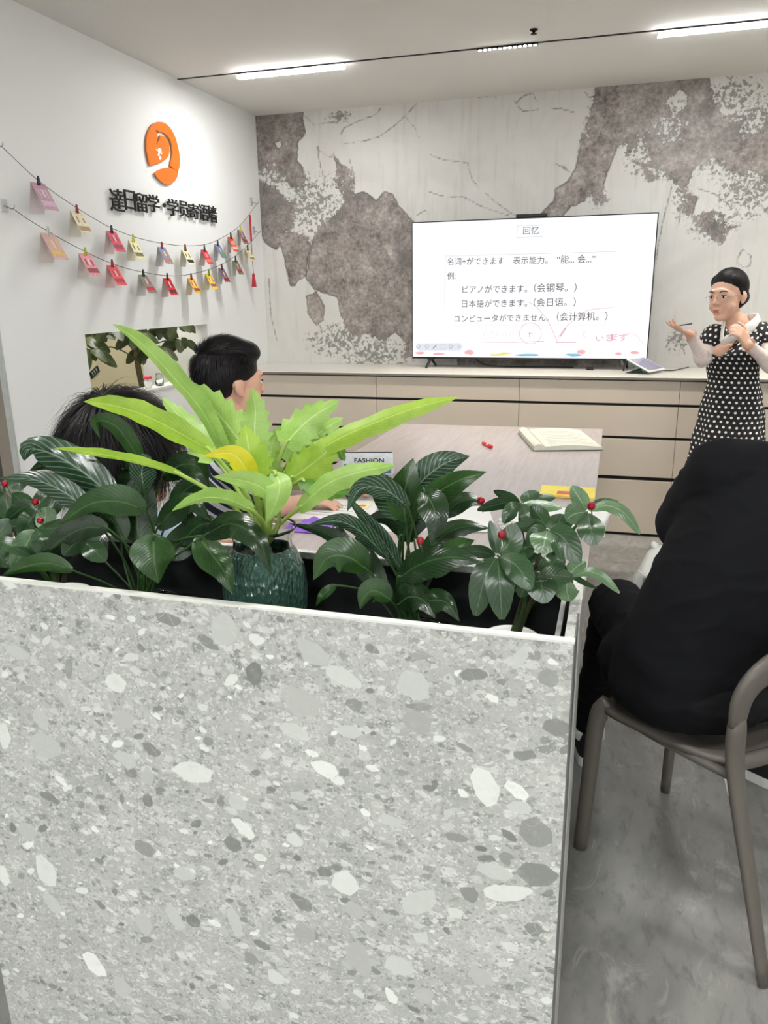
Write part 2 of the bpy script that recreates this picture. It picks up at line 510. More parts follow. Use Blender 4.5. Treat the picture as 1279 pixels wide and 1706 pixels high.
def stone_wall_material():
    t = NT('veined_stone_slab'); c = t.coord()
    sd = t.attr('patch').outputs['Fac']; tone = t.attr('tone').outputs['Fac']
    cr = t.attr('crack').outputs['Fac']; sp = t.attr('speck').outputs['Fac']
    n1 = t.noise(c, 9, 9, 0.65); n2 = t.noise(c, 42, 7, 0.7); n3 = t.noise(c, 2.2, 6, 0.6, 0.8); n4 = t.noise(c, 17, 9, 0.78, 0.5); n5 = t.noise(c, 30, 9, 0.8, 0.2)
    c01 = lambda n, k: t.math('MULTIPLY', t.math('SUBTRACT', n, 0.5), k)
    # ragged outline
    s = t.math('ADD', sd, c01(n1, 0.05)); s = t.math('ADD', s, c01(n2, 0.022))
    s = t.math('ADD', s, t.math('MULTIPLY', sp, c01(n4, 0.36)))
    s = t.math('ADD', s, t.math('MULTIPLY', sp, c01(n5, 0.34)))
    inside = t.smooth(s, -0.0015, 0.0025)
    edge = t.math('SUBTRACT', t.smooth(s, -0.006, 0.0), t.smooth(s, 0.003, 0.012))
    white = t.ramp(n3, [(0.3, srgb(203, 200, 194)), (0.55, srgb(212, 210, 205)), (0.75, srgb(204, 206, 200))])
    mp = t.n('ShaderNodeMapping'); mp.inputs['Rotation'].default_value = (0, 0.45, 0); mp.inputs['Scale'].default_value = (14, 1, 1.2); t.l(c, mp.inputs[0])
    streak = t.noise(mp.outputs[0], 2.0, 6, 0.6)
    white = t.mix(t.math('MULTIPLY', t.smooth(streak, 0.5, 0.68), 0.16), white, srgb(150, 148, 138))
    g = t.math('ADD', t.math('MULTIPLY', n1, 0.55), t.math('MULTIPLY', n2, 0.45))
    grey = t.ramp(g, [(0.36, srgb(84, 79, 75)), (0.46, srgb(130, 121, 116)), (0.54, srgb(156, 147, 141)), (0.66, srgb(198, 190, 182))])
    grey = t.mix(t.math('MULTIPLY', t.smooth(n3, 0.48, 0.64), 0.6), grey, srgb(98, 94, 91))
    grey = t.mix(t.math('MULTIPLY', t.smooth(tone, 0.6, 0.9), 0.25), grey, srgb(150, 140, 126))
    lines = t.n('ShaderNodeTexVoronoi', feature='DISTANCE_TO_EDGE'); lines.inputs['Scale'].default_value = 5.5
    wv = t.n('ShaderNodeVectorMath', operation='ADD'); t.l(c, wv.inputs[0])
    nv = t.n('ShaderNodeTexNoise'); nv.inputs['Scale'].default_value = 5; t.l(c, nv.inputs['Vector']); t.l(nv.outputs['Color'], wv.inputs[1]); t.l(wv.outputs[0], lines.inputs['Vector'])
    vein = t.math('SUBTRACT', 1.0, t.smooth(lines.outputs['Distance'], 0.0, 0.02))
    grey = t.mix(t.math('MULTIPLY', vein, 0.32), grey, srgb(200, 192, 183))
    col = t.mix(inside, white, grey)
    col = t.mix(t.math('MULTIPLY', edge, 0.5), col, srgb(72, 68, 64))
    crk = t.math('ADD', cr, t.math('MULTIPLY', t.math('SUBTRACT', n2, 0.5), 0.016))
    cm = t.math('SUBTRACT', 1.0, t.smooth(t.math('ABSOLUTE', crk), 0.0015, 0.008))
    cm = t.math('MULTIPLY', cm, t.smooth(n4, 0.36, 0.48))
    col = t.mix(t.math('MULTIPLY', cm, 0.65), col, srgb(78, 74, 68))
    # little flakes in the broken zones
    fl = t.smooth(t.math('ADD', n2, t.math('MULTIPLY', sp, 0.12)), 0.58, 0.63)
    fl = t.math('MULTIPLY', fl, t.smooth(sp, 0.1, 0.5))
    fl = t.math('MULTIPLY', fl, t.math('SUBTRACT', 1.0, inside))
    col = t.mix(t.math('MULTIPLY', fl, 0.75), col, srgb(96, 92, 84))
    t.l(col, t.b.inputs['Base Color'])
    t.b.inputs['Roughness'].default_value = 0.42
    return t.m
wb = bpy.data.objects.new('wall_back', stone_wall_mesh()); COL.objects.link(wb)
wb.data.materials.append(stone_wall_material()); wb['kind'] = 'structure'
struct('wall_back_core', M().box((X_FAR, YB + 0.002, 0), (X_R, YB + .1, ZC)), m_wall)

# ------------------------------------------------------------------ ceiling lighting
m_black = mat('black_track_metal', srgb(22, 21, 20), 0.4, 0.3)
m_lamp = NT('linear_lamp_diffuser')
m_lamp.b.inputs['Emission Color'].default_value = (0.99, 0.99, 0.985, 1); m_lamp.b.inputs['Emission Strength'].default_value = LAMP_POWER
m_lamp = m_lamp.m
m_rear = NT('bright_lamp_diffuser')
m_rear.b.inputs['Emission Color'].default_value = (0.985, 0.995, 1.0, 1); m_rear.b.inputs['Emission Strength'].default_value = REAR_POWER
m_rear = m_rear.m
m_mid = NT('middle_lamp_diffuser')
m_mid.b.inputs['Emission Color'].default_value = (1.0, .99, .97, 1); m_mid.b.inputs['Emission Strength'].default_value = MID_POWER
m_mid = m_mid.m
m_lampside = NT('lamp_side_diffuser')
m_lampside.b.inputs['Emission Color'].default_value = (0.99, 0.99, 0.985, 1); m_lampside.b.inputs['Emission Strength'].default_value = 4.0
m_lampside = m_lampside.m
m_spot = NT('spot_lens'); m_spot.b.inputs['Emission Color'].default_value = (1, .93, .84, 1); m_spot.b.inputs['Emission Strength'].default_value = SPOT_POWER; m_spot = m_spot.m
TY = 4.302
def track(name, y, x0, x1, label):
    tr = M(); tr.box((x0, y - .006, ZC - .004), (x1, y + .006, ZC - .0003))
    return tag(obj(name, tr, m_black), label, 'light track')
def linear_lamp(y, x0, x1, label, group=None):
    hw = .06 if y < 0 else .015     # rear lamps widened to soften their reflection on the floor
    r = thing('linear_ceiling_lamp', label, 'ceiling lamp', ((x0 + x1) / 2, y, ZC - .04), group)
    obj('housing', M().box((x0, y - .010, ZC - .010), (x1, y + .010, ZC - .0045)), m_black, r)
    obj('diffuser', M().box((x0 + .001, y - hw, ZC - .028), (x1 - .001, y + hw, ZC - .0105)), m_lampside, r)
    obj('light_strip', M().box((x0 + .001, y - hw + .0001, ZC - .0295), (x1 - .001, y + hw - .0001, ZC - .0282)), m_rear if y < 0 else (m_mid if y < 3 else m_lamp), r)
    return r
track('ceiling_light_track', TY, XL + .002, 3.2, 'thin black light track across the ceiling in front of the stone wall')
linear_lamp(TY, -2.09, -1.471, 'glowing white linear lamp in the black track beside the white sign wall')
linear_lamp(TY, 0.095, 0.735, 'glowing white linear lamp in the black track above the woman')
linear_lamp(TY, 1.9, 2.54, 'glowing white linear lamp at the far right end of the black track')
def grille_lamp(x0, label):
    g = thing('grille_spot_lamp', label, 'ceiling lamp', (x0 + .15, TY, ZC - .03))
    obj('housing', M().box((x0, TY - .010, ZC - .010), (x0 + .3, TY + .010, ZC - .0045)), m_black, g)
    for k in range(12):
        obj('lens', M().ell((x0 + .012 + k * .0249, TY, ZC - .0105), (.0085, .0085, .004), 10, 6), m_spot, g, True)
    ld = bpy.data.lights.new('grille_beam', 'SPOT'); ld.energy = BEAM_POWER; ld.color = (1.0, .9, .78); ld.spot_size = math.radians(86); ld.spot_blend = .85; ld.shadow_soft_size = .06
    lo = bpy.data.objects.new('beam', ld); COL.objects.link(lo); lo.parent = g; lo.location = (0, 0, -.002)
grille_lamp(-.762, 'black grille lamp with a row of bright dots between the two glowing lamps')
grille_lamp(1.2, 'black grille lamp with bright dots past the lamp above the woman')
for yy, xs_ in ((1.25, ((-2.3, -1.6), (-.5, .2), (1.4, 2.1))), (-2.3, ((-2.3, -1.6), (-.5, .2), (1.4, 2.1)))):  # row behind the camera is unseen, added to brighten the plant box front
    track('ceiling_light_track', yy, XL, 3.2, 'thin black light track across the ceiling ' + ('above the plant box' if yy > 0 else 'added out of view by the rear wall'))
    for (a, b), wh in zip(xs_, ('nearest the sign wall side', 'in the middle', 'nearest the right wall')):
        linear_lamp(yy, a, b, 'white linear lamp in the track ' + ('above the plant box, ' if yy > 0 else 'added out of view by the rear wall, ') + wh, 'lamps above the plant box' if yy > 0 else 'lamps added by the rear wall')
linear_lamp(4.2, -3.4, -2.7, 'white linear lamp in the side room behind the sign wall')
linear_lamp(3.5, -3.4, -2.7, 'second white linear lamp added unseen in the side room, over its near end')  # unseen extra lamp, added to brighten the side room
sp_ = on_z(889, 49, ZC)
s = thing('sprinkler_head', 'small dark sprinkler head on the ceiling near the light track', 'sprinkler', (sp_.x, sp_.y, ZC - .04))
obj('escutcheon', M().lathe([(.0, 0), (.02, 0), (.018, -.004), (.01, -.008)], 20, (sp_.x, sp_.y, ZC - .0005)), m_black, s, True)
obj('nozzle', M().lathe([(.007, -.004), (.006, -.016), (.015, -.018), (.015, -.021), (0, -.022)], 12, (sp_.x, sp_.y, ZC)), m_black, s, True)
# ------------------------------------------------------------------ drawer cabinets along the stone wall
m_drawer = mat('warm_grey_laminate', srgb(204, 192, 176), 0.34, var=0.02, scale=4)
m_gap = mat('black_recess', srgb(14, 13, 12), 0.6)
m_top = mat('pale_quartz_worktop', srgb(214, 210, 200), 0.25, var=0.04, scale=60)
m_edge = mat('grey_worktop_edge', srgb(128, 122, 114), 0.4)
rows = [(.937, .8067), (.790, .6125), (.596, .371), (.3476, .018)]
seams = [XL + .003, -2.36, -1.449, -.541, .37, 1.28, 2.19, 3.1, X_R - .003]
names = ['narrow end', 'far left', 'left of the television', 'under the television', 'behind the woman', 'right of the woman', 'further right of the woman', 'end']
spots = ['narrow filler cabinet in the corner by the white wall', 'beige drawer cabinet beside the white wall corner', 'beige drawer cabinet under the left half of the television', 'beige drawer cabinet under the right half of the television', 'beige drawer cabinet right behind the woman in polka dots', 'beige drawer cabinet next past the woman towards the right wall', 'beige drawer cabinet second past the woman', 'narrow filler cabinet in the corner by the right wall']
for i in range(len(seams) - 1):
    a, b = seams[i], seams[i + 1]
    c = thing('drawer_cabinet', spots[i], 'cabinet', ((a + b) / 2, (YC + YB) / 2, 0), 'drawer cabinets along the stone wall')
    obj('body', M().box((a, YC + .022, .0), (b, YB - .004, .9445)), m_gap, c)
    for (z1, z0) in rows:
        obj('drawer_front', M().box((a + .0012, YC, z0), (b - .0012, YC + .0215, z1), bev=.0015), m_drawer, c)
wt = thing('worktop', 'long pale stone worktop over the beige drawers', 'worktop', (.5, 5.0, .945))
obj('slab', M().box((XL + .002, YC - .012, .9455), (X_R - .002, YB - .001, ZT), bev=.002), m_top, wt)
obj('edge_strip', M().box((XL + .002, YC - .0145, .9455), (X_R - .002, YC - .0125, ZT - .004)), m_edge, wt)

# ------------------------------------------------------------------ television
TVY = 5.10
tl = on_y(688, 372, TVY); tr = on_y(1094, 355.5, TVY); br = on_y(1077.5, 597, TVY); bl = on_y(687, 595, TVY)
TX0, TX1, TZ0, TZ1 = (tl.x + bl.x) / 2, (tr.x + br.x) / 2, (bl.z + br.z) / 2, (tl.z + tr.z) / 2
m_tvb = mat('black_plastic', srgb(20, 20, 22), 0.35)
def screen_material():
    t = NT('lit_slide_background'); c = t.coord('Generated')
    n = t.noise(c, 1.5, 3)
    col = t.ramp(n, [(0.3, (0.93, 0.97, 1.0)), (0.7, (1.0, 1.0, 1.0))])
    t.l(col, t.b.inputs['Emission Color']); t.b.inputs['Emission Strength'].default_value = SCREEN_POWER
    t.b.inputs['Base Color'].default_value = (.02, .02, .02, 1); t.b.inputs['Roughness'].default_value = .3
    return t.m
def glow(name, c, s=0.67):
    if name in MATS: return MATS[name]
    t = NT(name); nz = t.noise(t.coord(), 8, 2)
    cc = t.ramp(nz, [(0.2, tuple(v * .92 for v in c[:3])), (0.8, c)])
    t.l(cc, t.b.inputs['Emission Color']); t.b.inputs['Emission Strength'].default_value = s
    t.b.inputs['Base Color'].default_value = (.02, .02, .02, 1)
    MATS[name] = t.m
    return t.m
tv = thing('television', 'large flat television showing a white Japanese grammar slide on the worktop', 'television', ((TX0 + TX1) / 2, TVY, ZT))
obj('frame', M().box((TX0 - .007, TVY + .001, TZ0 - .012), (TX1 + .007, TVY + .045, TZ1 + .007), bev=.003), m_tvb, tv)
scr = obj('screen', M().box((TX0, TVY - .001, TZ0), (TX1, TVY + .0005, TZ1)), screen_material(), tv)
for sx in (0.08, 0.92):
    fx = TX0 + (TX1 - TX0) * sx
    fm = M()
    fm.tube([(fx, TVY + .02, TZ0 - .01), (fx - .012, TVY - .07, ZT + .006)], [.010, .007], 6)
    fm.tube([(fx, TVY + .02, TZ0 - .01), (fx + .012, TVY + .11, ZT + .006)], [.010, .007], 6)
    fm.box((fx - .018, TVY - .005, TZ0 - .022), (fx + .018, TVY + .045, TZ0 - .004))
    obj('foot', fm, m_tvb, tv)
# slide contents, laid out on the screen surface
def zt(p): return on_y(p[0] / 2.974 + 680, p[1] / 2.973 + 340, TVY - .0016)
m_ink = glow('slide_text', srgb(74, 72, 84)); m_line = glow('slide_rule', srgb(186, 190, 206)); m_red = glow('slide_pen_stroke', srgb(222, 160, 176))
FN = (0, -1, 0)
def line(s, x0, x1, y, hh=40, mi=0):
    txt = M()
    put_text(txt, s, zt((x0, y + hh / 2)), zt((x1, y + hh / 2 - 0.012 * (x1 - x0))), None, 0.0003, 0, 0.004, mi, normal=FN)
    obj('slide_line', txt, m_ink, scr)
line('回忆', 568, 645, 133, 36)
line('名词+ができます', 193, 472, 283, 40); line('表示能力。', 518, 690, 279, 40); line('“能... 会...”', 735, 925, 274, 40)
line('例:', 193, 234, 356, 36)
line('ピアノができます。', 268, 588, 422, 38); line('（会钢琴。）', 622, 832, 418, 38); line('日本語ができます。', 265, 588, 494, 38); line('（会日语。）', 620, 828, 490, 38); line('コンピュータができません。', 228, 695, 566, 38); line('（会计算机。）', 735, 985, 560, 38)
rl = M()
def stroke(mb, pts, w=.0022, close=False):
    P = [zt(p) + Vector((0, -.0006, 0)) for p in pts]
    if close: P.append(P[0])
    mb.tube(P, w / 2, 4, flat=.2, up=(1, 0, 0.01))
stroke(rl, [(183, 258), (1035, 235), (1022, 598), (178, 600)], .0025, True); stroke(rl, [(540, 108), (667, 104), (665, 162), (539, 165)], .0025, True)
obj('slide_rules', rl, m_line, scr)
hw = M()
stroke(hw, [(365, 683), (520, 684), (672, 680)], .004); stroke(hw, [(730, 686), (832, 684)], .004)
stroke(hw, [tuple(p)[:2] for p in bez([(560, 487, 0), (610, 492, 0), (680, 560, 0), (720, 640, 0), (738, 684, 0)], 16)], .003)
stroke(hw, [tuple(p)[:2] for p in bez([(742, 660, 0), (790, 600, 0), (880, 530, 0), (1015, 512, 0)], 14)], .003)
stroke(hw, [(605 + 55 * math.cos(a * .4), 640 + 52 * math.sin(a * .4)) for a in range(16)], .003)
stroke(hw, [(752, 656), (782, 612)], .007); stroke(hw, [(860, 632), (876, 630), (862, 655), (878, 657)], .003)
for a, b, ch in ((930, 968, 'い'), (980, 1036, 'ま'), (1042, 1086, 'す')):
    put_text(hw, ch, zt((a, 680)), zt((b, 678)), .03 if ch == 'い' else .046, .0008, normal=FN)
for k in range(6):
    stroke(hw, [(372 + k * 32, 655 - 6 * (k % 2)), (380 + k * 32, 628), (392 + k * 32, 650)], .002)
stroke(hw, [(600, 640), (601, 662)], .004); stroke(hw, [(592, 644), (604, 636), (612, 646)], .004)
stroke(hw, [tuple(p)[:2] for p in bez([(1085, 640, 0), (1130, 650, 0), (1160, 690, 0)], 8)], .002)
obj('pen_strokes', hw, m_red, scr)
def blob(mb, c, rx, ry, seed):
    r = random.Random(seed)
    poly = [(c[0] + rx * (0.75 + .4 * r.random()) * math.cos(a * math.pi / 7), c[1] + ry * (0.75 + .4 * r.random()) * math.sin(a * math.pi / 7)) for a in range(14)]
    P = [zt(p) for p in poly]; O = P[0]
    obj(mb[0], M().prism([(p.x - O.x, p.z - O.z) for p in P], (1, 0, 0), (0, 0, 1), O, .0003), mb[1], scr)
tb = M()
tbp = [(35 + 17, 690), (255, 688), (272, 706), (255, 725), (52, 726), (35, 708)]
P = [zt(p) for p in tbp]; tb.prism([(p.x - P[0].x, p.z - P[0].z) for p in P], (1, 0, 0), (0, 0, 1), P[0], .0004)
obj('slide_toolbar', tb, glow('slide_toolbar_grey', srgb(222, 224, 236)), scr)
for k, x in enumerate((50, 92, 130, 172, 210, 250)):
    ic = M()
    if k in (0, 1, 4): stroke(ic, [(x + 9 * math.cos(a), 706 + 9 * math.sin(a)) for a in (0, 1.05, 2.1, 3.15, 4.2, 5.25)], .003, True)
    elif k == 2: stroke(ic, [(122, 715), (140, 698)], .006)
    elif k == 3: [stroke(ic, q, .0025) for q in ([(162, 702), (162, 696), (168, 696)], [(176, 696), (182, 696), (182, 702)], [(182, 710), (182, 716), (176, 716)], [(168, 716), (162, 716), (162, 710)])]
    else: stroke(ic, [(253, 698), (246, 706), (253, 714)], .003)
    obj('slide_toolbar_icon', ic, glow('slide_icon_grey', srgb(140, 142, 155)), scr)
fl = ('slide_flower', glow('slide_coral', srgb(240, 176, 178))); blob(fl, (302, 734), 26, 13, 1); blob(fl, (58, 738), 22, 8, 2); blob(fl, (858, 732), 22, 12, 3); blob(fl, (1040, 742), 18, 8, 4); blob(fl, (1120, 735), 24, 8, 5); blob(fl, (150, 742), 30, 6, 6)
yl = ('slide_yellow_wash', glow('slide_yellow', srgb(236, 226, 140))); blob(yl, (440, 747), 50, 6, 8); blob(yl, (480, 740), 30, 6, 9)
tw = ('slide_teal_wash', glow('slide_teal', srgb(120, 190, 215))); blob(tw, (590, 748), 62, 6, 10); blob(tw, (820, 747), 40, 8, 11)
c0 = on_y(859, 360, TVY); c1 = on_y(911, 359, TVY)
wc = thing('webcam_bar', 'slim black camera bar on top of the television', 'webcam', ((c0.x + c1.x) / 2, TVY + .02, TZ1 + .004))
obj('body', M().box((c0.x, TVY + .002, TZ1 + .0075), (c1.x, TVY + .04, TZ1 + .028), bev=.004), m_tvb, wc)
obj('lens', M().ell(((c0.x + c1.x) / 2, TVY + .0035, TZ1 + .018), (.006, .003, .006), 12, 8), mat('lens_glass', srgb(60, 60, 70), 0.1), wc, True)

# ------------------------------------------------------------------ small things on the worktop
m_case = mat('green_tablet_case', srgb(94, 130, 108), 0.6); m_white = mat('white_plastic', srgb(232, 232, 228), 0.4)
q0 = on_z(1060, 620, ZT); tb_root = thing('tablet_computer', 'white tablet propped on its green folding case', 'tablet', (q0.x + .03, q0.y, ZT))
tb_w, tb_h = .21, .165
R = Matrix.Rotation(math.radians(62), 3, 'Z') @ Matrix.Rotation(math.radians(24), 3, 'X')
ctr = Vector((q0.x + .05, q0.y - .02, ZT + .046))
def tab_box(lo, hi):
    b = M().box(lo, hi, bev=.003); b.v = [tuple(R @ Vector(p) + ctr) for p in b.v]; return b
obj('body', tab_box((-tb_w / 2, -tb_h / 2, 0), (tb_w / 2, tb_h / 2, .007)), m_white, tb_root)
obj('screen', tab_box((-tb_w / 2 + .012, -tb_h / 2 + .012, .0068), (tb_w / 2 - .012, tb_h / 2 - .012, .0078)), mat('tablet_screen_glass', srgb(150, 148, 172), 0.08), tb_root)
cs = M()
e0 = R @ Vector((-tb_w / 2, tb_h / 2, 0)) + ctr; e1 = R @ Vector((tb_w / 2, tb_h / 2, 0)) + ctr
b0 = R @ Vector((-tb_w / 2, -.02, 0)) + ctr; b1 = R @ Vector((tb_w / 2, -.02, 0)) + ctr
for a, b in (((b0, b1), None),):
    lo0, lo1 = Vector((e0.x, e0.y, ZT + .001)), Vector((e1.x, e1.y, ZT + .001))
    cs.add([b0, b1, lo1, lo0, b0 + Vector((0, 0, .003)), b1 + Vector((0, 0, .003)), lo1 + Vector((0, .004, .002)), lo0 + Vector((0, .004, .002))], [(0, 1, 2, 3), (7, 6, 5, 4), (0, 4, 5, 1), (1, 5, 6, 2), (2, 6, 7, 3), (3, 7, 4, 0)])
cv = tab_box((-tb_w / 2, -tb_h / 2, -.004), (tb_w / 2, tb_h / 2, -.0005))
cs.add(cv.v, cv.f)
obj('case', cs, m_case, tb_root)
qb = on_z(982, 616, ZT)
bx_ = thing('adapter_box', 'small black adapter lying on the worktop below the television', 'adapter', (qb.x, qb.y, ZT))
obj('body', M().box((qb.x - .022, qb.y - .03, ZT + .0005), (qb.x + .022, qb.y + .03, ZT + .018), bev=.003), m_tvb, bx_)
obj('port', M().box((qb.x - .008, qb.y - .0308, ZT + .006), (qb.x + .008, qb.y - .029, ZT + .012)), m_gap, bx_)
cab = M().tube(bez([on_z(1096, 616, ZT + .004), on_z(1120, 617, ZT + .004), on_z(1150, 611, ZT + .004), on_z(1185, 606, ZT + .004), on_z(1240, 612, ZT + .004)], 24), .0035, 6)
tag(obj('charging_cable', cab, mat('grey_cable', srgb(92, 92, 96), 0.5), smooth=True), 'grey charging cable trailing along the worktop behind the woman', 'cable')
cab = M().tube(bez([(TX0 + .4, TVY + .06, TZ0 - .002), (TX0 + .47, TVY + .07, ZT + .02), (TX0 + .6, TVY + .09, ZT + .005), (TX0 + .85, TVY + .1, ZT + .005), (TX0 + 1.05, TVY + .09, ZT + .005)], 24), .004, 6)
tag(obj('power_cable', cab, m_tvb, smooth=True), 'black power cable hanging under the television', 'cable')
# ------------------------------------------------------------------ sign wall: logo, letters, garlands of folded cards
m_orange = mat('orange_acrylic', srgb(232, 120, 32), 0.35, var=.03)
m_letter = mat('black_acrylic', srgb(16, 17, 18), 0.35)
SX = XL + .012
def zl(p): return on_x(p[0] / 6.09 + 170, p[1] / 6.09 + 190, SX)
def wall_prism(pts, x0, thick):
    P = [zl(p) for p in pts]
    return M().prism([(p.y, p.z) for p in P], (0, 1, 0), (0, 0, 1), (x0, 0, 0), thick)
logo = thing('round_logo', 'round orange acrylic logo with a white curved figure cut out, above black letters', 'logo', (SX, 4.1, 2.2))
main = [(485, 520), (462, 440), (448, 350), (447, 270), (460, 195), (490, 130), (525, 92), (565, 78), (610, 82), (650, 102), (690, 142), (720, 192), (745, 250), (765, 320), (780, 400), (787, 470), (783, 530), (767, 588),
        (720, 552), (690, 524), (700, 475), (712, 400), (708, 320), (688, 258), (655, 212), (622, 188), (592, 180), (578, 192), (566, 170), (546, 158), (540, 172), (556, 212), (560, 255), (540, 312), (566, 286), (580, 248), (584, 214),
        (620, 224), (652, 256), (676, 312), (682, 372), (668, 430), (640, 464), (600, 485), (545, 504)]
obj('upper_piece', wall_prism(main, SX - .004, .007), m_orange, logo)
low = [(528, 600), (560, 574), (600, 556), (650, 546), (690, 548), (730, 562), (767, 594), (758, 640), (735, 680), (700, 708), (660, 717), (620, 704), (585, 676), (552, 638)]
obj('lower_piece', wall_prism(low, SX - .004, .007), m_orange, logo)
m_lw = mat('white_acrylic', srgb(240, 238, 232), 0.4)
for cx, cy, rx, ry in ((575, 372, 20, 26), (566, 412, 12, 18), (582, 446, 11, 20), (545, 362, 6, 8), (596, 400, 7, 9)):
    obj('petal', wall_prism([(cx + rx * math.cos(a * .6283), cy + ry * math.sin(a * .6283)) for a in range(10)], SX + .0032, .002), m_lw, logo)
sign = thing('wall_lettering', 'black raised Chinese letters on the white wall under the orange logo', 'sign', (SX, 4.1, 1.93))
chars = [('達', 184, 207, 313, 354), ('日', 208, 226, 316, 352), ('留', 227, 246, 320, 355), ('学', 247, 265.5, 323, 355), ('·', 270.5, 275, 338, 346), ('学', 279, 297.5, 330, 361), ('员', 298, 314, 334, 363), ('寄', 314, 331, 338, 366), ('语', 331, 347, 340, 369), ('墙', 346, 361, 342, 372)]
for ch, x0, x1, y0, y1 in chars:
    mb = M()
    a = on_x(x0, y1 - (x1 - x0) * .12, SX); b = on_x(x1, y1, SX); t_ = on_x(x0, y0, SX)
    zb = (a.z + b.z) / 2
    hgt = max(t_.z - zb, .02)
    put_text(mb, ch, (SX - .008, a.y, zb), (SX - .008, b.y, zb), hgt, .012, .0035, .005, normal=(1, 0, 0))
    obj('letter', mb, m_letter, sign)

m_string = mat('grey_cord', srgb(90, 86, 80), 0.8)
m_clear = mat('clear_plastic_hook', srgb(238, 240, 238), 0.25, trans=.45)
GX = XL + .045
up_px = [(2, 243), (28, 268), (58, 296), (92, 322), (126, 345), (155, 363), (184, 379), (219, 393), (243, 400), (267, 405), (288, 408), (306, 409.5), (338, 408), (360, 401), (382, 389), (400, 375), (415, 357), (428, 339)]
lo_px = [(21, 347), (48, 366), (78, 384), (109, 402), (140, 418), (162, 429), (184, 438), (210, 447), (236, 453), (258, 457), (277, 459), (298, 459.5), (317, 457), (345, 450), (368, 441), (391, 427), (412, 409), (432, 387)]
for nm, L, lab in (('upper', up_px, 'upper thin cord strung across the white wall with folded cards'), ('lower', lo_px, 'lower thin cord strung across the white wall with folded cards')):
    P = [on_x(x, y, GX) for x, y in L]
    tag(obj('garland_cord', M().tube(bez(P, 90), .0016, 5), m_string), lab, 'cord', 'cords on the sign wall')
    for e, (x, y) in ((0, L[0]), (1, L[-1])):
        p = on_x(x, y, GX)
        side = 'corridor edge' if e == 0 else 'stone wall corner'
        h = thing('adhesive_hook', 'clear adhesive hook holding the %s cord near the %s' % (nm, side), 'hook', (XL + .004, p.y, p.z), 'clear hooks on the sign wall')
        obj('base', M().box((XL + .0005, p.y - .018, p.z - .012), (XL + .006, p.y + .018, p.z + .04), bev=.002), m_clear, h)
        obj('hook', M().tube([(XL + .0055, p.y, p.z + .012), (XL + .02, p.y, p.z + .006), (GX - .004, p.y, p.z - .003), (GX + .008, p.y, p.z + .002), (GX + .01, p.y, p.z + .012)], .0018, 6), mat('hook_wire', srgb(120, 116, 110), .3, .8), h, True)

CARDS = [ # upper: clip px, peg colour, face colour, inside colour, motif colour, size, opening, words, peg words
 ((62, 300), (46, 34, 66), (190, 150, 166), (216, 205, 205), (206, 176, 196), 1.15, 'glittery lilac pink folded card', 'dark purple'),
 ((126, 347), (140, 40, 48), (226, 216, 186), (218, 214, 200), (168, 140, 104), 1.05, 'cream folded card with brown scalloped print', 'dark red'),
 ((184, 381), (70, 40, 40), (214, 84, 104), (220, 206, 204), (150, 60, 72), 1.0, 'rose red folded card with dark print', 'dark brown'),
 ((220, 396), (196, 200, 80), (234, 226, 176), (226, 222, 204), (120, 110, 84), .95, 'pale yellow folded card with grey lettering', 'yellow green'),
 ((268, 408), (150, 40, 44), (126, 138, 170), (210, 210, 208), (196, 120, 60), .95, 'slate blue folded card with an orange foot band', 'red'),
 ((307, 412), (120, 36, 36), (238, 232, 190), (222, 220, 206), (40, 36, 32), .9, 'cream folded card with black brush writing', 'maroon'),
 ((339, 413), (50, 48, 46), (214, 44, 56), (214, 200, 198), (236, 110, 110), .85, 'bright red folded card', 'charcoal'),
 ((361, 404), (36, 40, 42), (122, 120, 170), (210, 206, 206), (90, 150, 70), .9, 'violet blue folded card with green and yellow bands', 'black'),
 ((383, 392), (40, 52, 56), (220, 72, 40), (214, 204, 196), (236, 190, 180), .9, 'orange red folded card with a pale patch', 'dark teal'),
 ((399, 380), (190, 190, 70), (140, 120, 116), (206, 202, 198), (150, 34, 40), .9, 'grey brown folded card with a crimson band', 'olive yellow'),
]
CARDS_L = [
 ((78, 384), (200, 200, 196), (206, 168, 160), (220, 208, 204), (214, 176, 110), 1.15, 'pale pink folded card with a gold skyline', 'white'),
 ((140, 418), (170, 186, 60), (228, 150, 160), (222, 212, 208), (150, 70, 80), 1.05, 'light pink folded card with dark pink lettering', 'lime green'),
 ((185, 438), (150, 36, 50), (220, 90, 100), (224, 196, 192), (180, 50, 60), 1.0, 'coral pink folded card with red print', 'crimson'),
 ((237, 454), (30, 56, 44), (128, 128, 116), (208, 206, 200), (190, 40, 52), 1.0, 'olive grey folded card with a red foot band', 'dark green'),
 ((277, 460), (60, 30, 34), (206, 40, 46), (214, 200, 198), (110, 30, 34), .95, 'scarlet folded card with dark writing', 'dark wine'),
 ((317, 460), (130, 30, 34), (238, 178, 70), (224, 216, 196), (150, 84, 40), .9, 'amber yellow folded card with brown letters', 'red brown'),
 ((346, 453), (130, 160, 50), (240, 200, 60), (228, 222, 196), (150, 90, 100), .9, 'golden yellow folded card with a mauve figure', 'leaf green'),
 ((368, 444), (110, 40, 44), (120, 112, 124), (206, 204, 202), (150, 30, 44), .9, 'dusky grey folded card with a dark red band', 'brick red'),
 ((391, 431), (44, 60, 50), (112, 124, 100), (208, 208, 200), (176, 36, 50), .9, 'moss green folded card with a red band', 'bottle green'),
 ((411, 412), (96, 60, 44), (232, 220, 176), (226, 222, 206), (150, 130, 90), .85, 'ivory folded card with a gold frame', 'brown'),
]
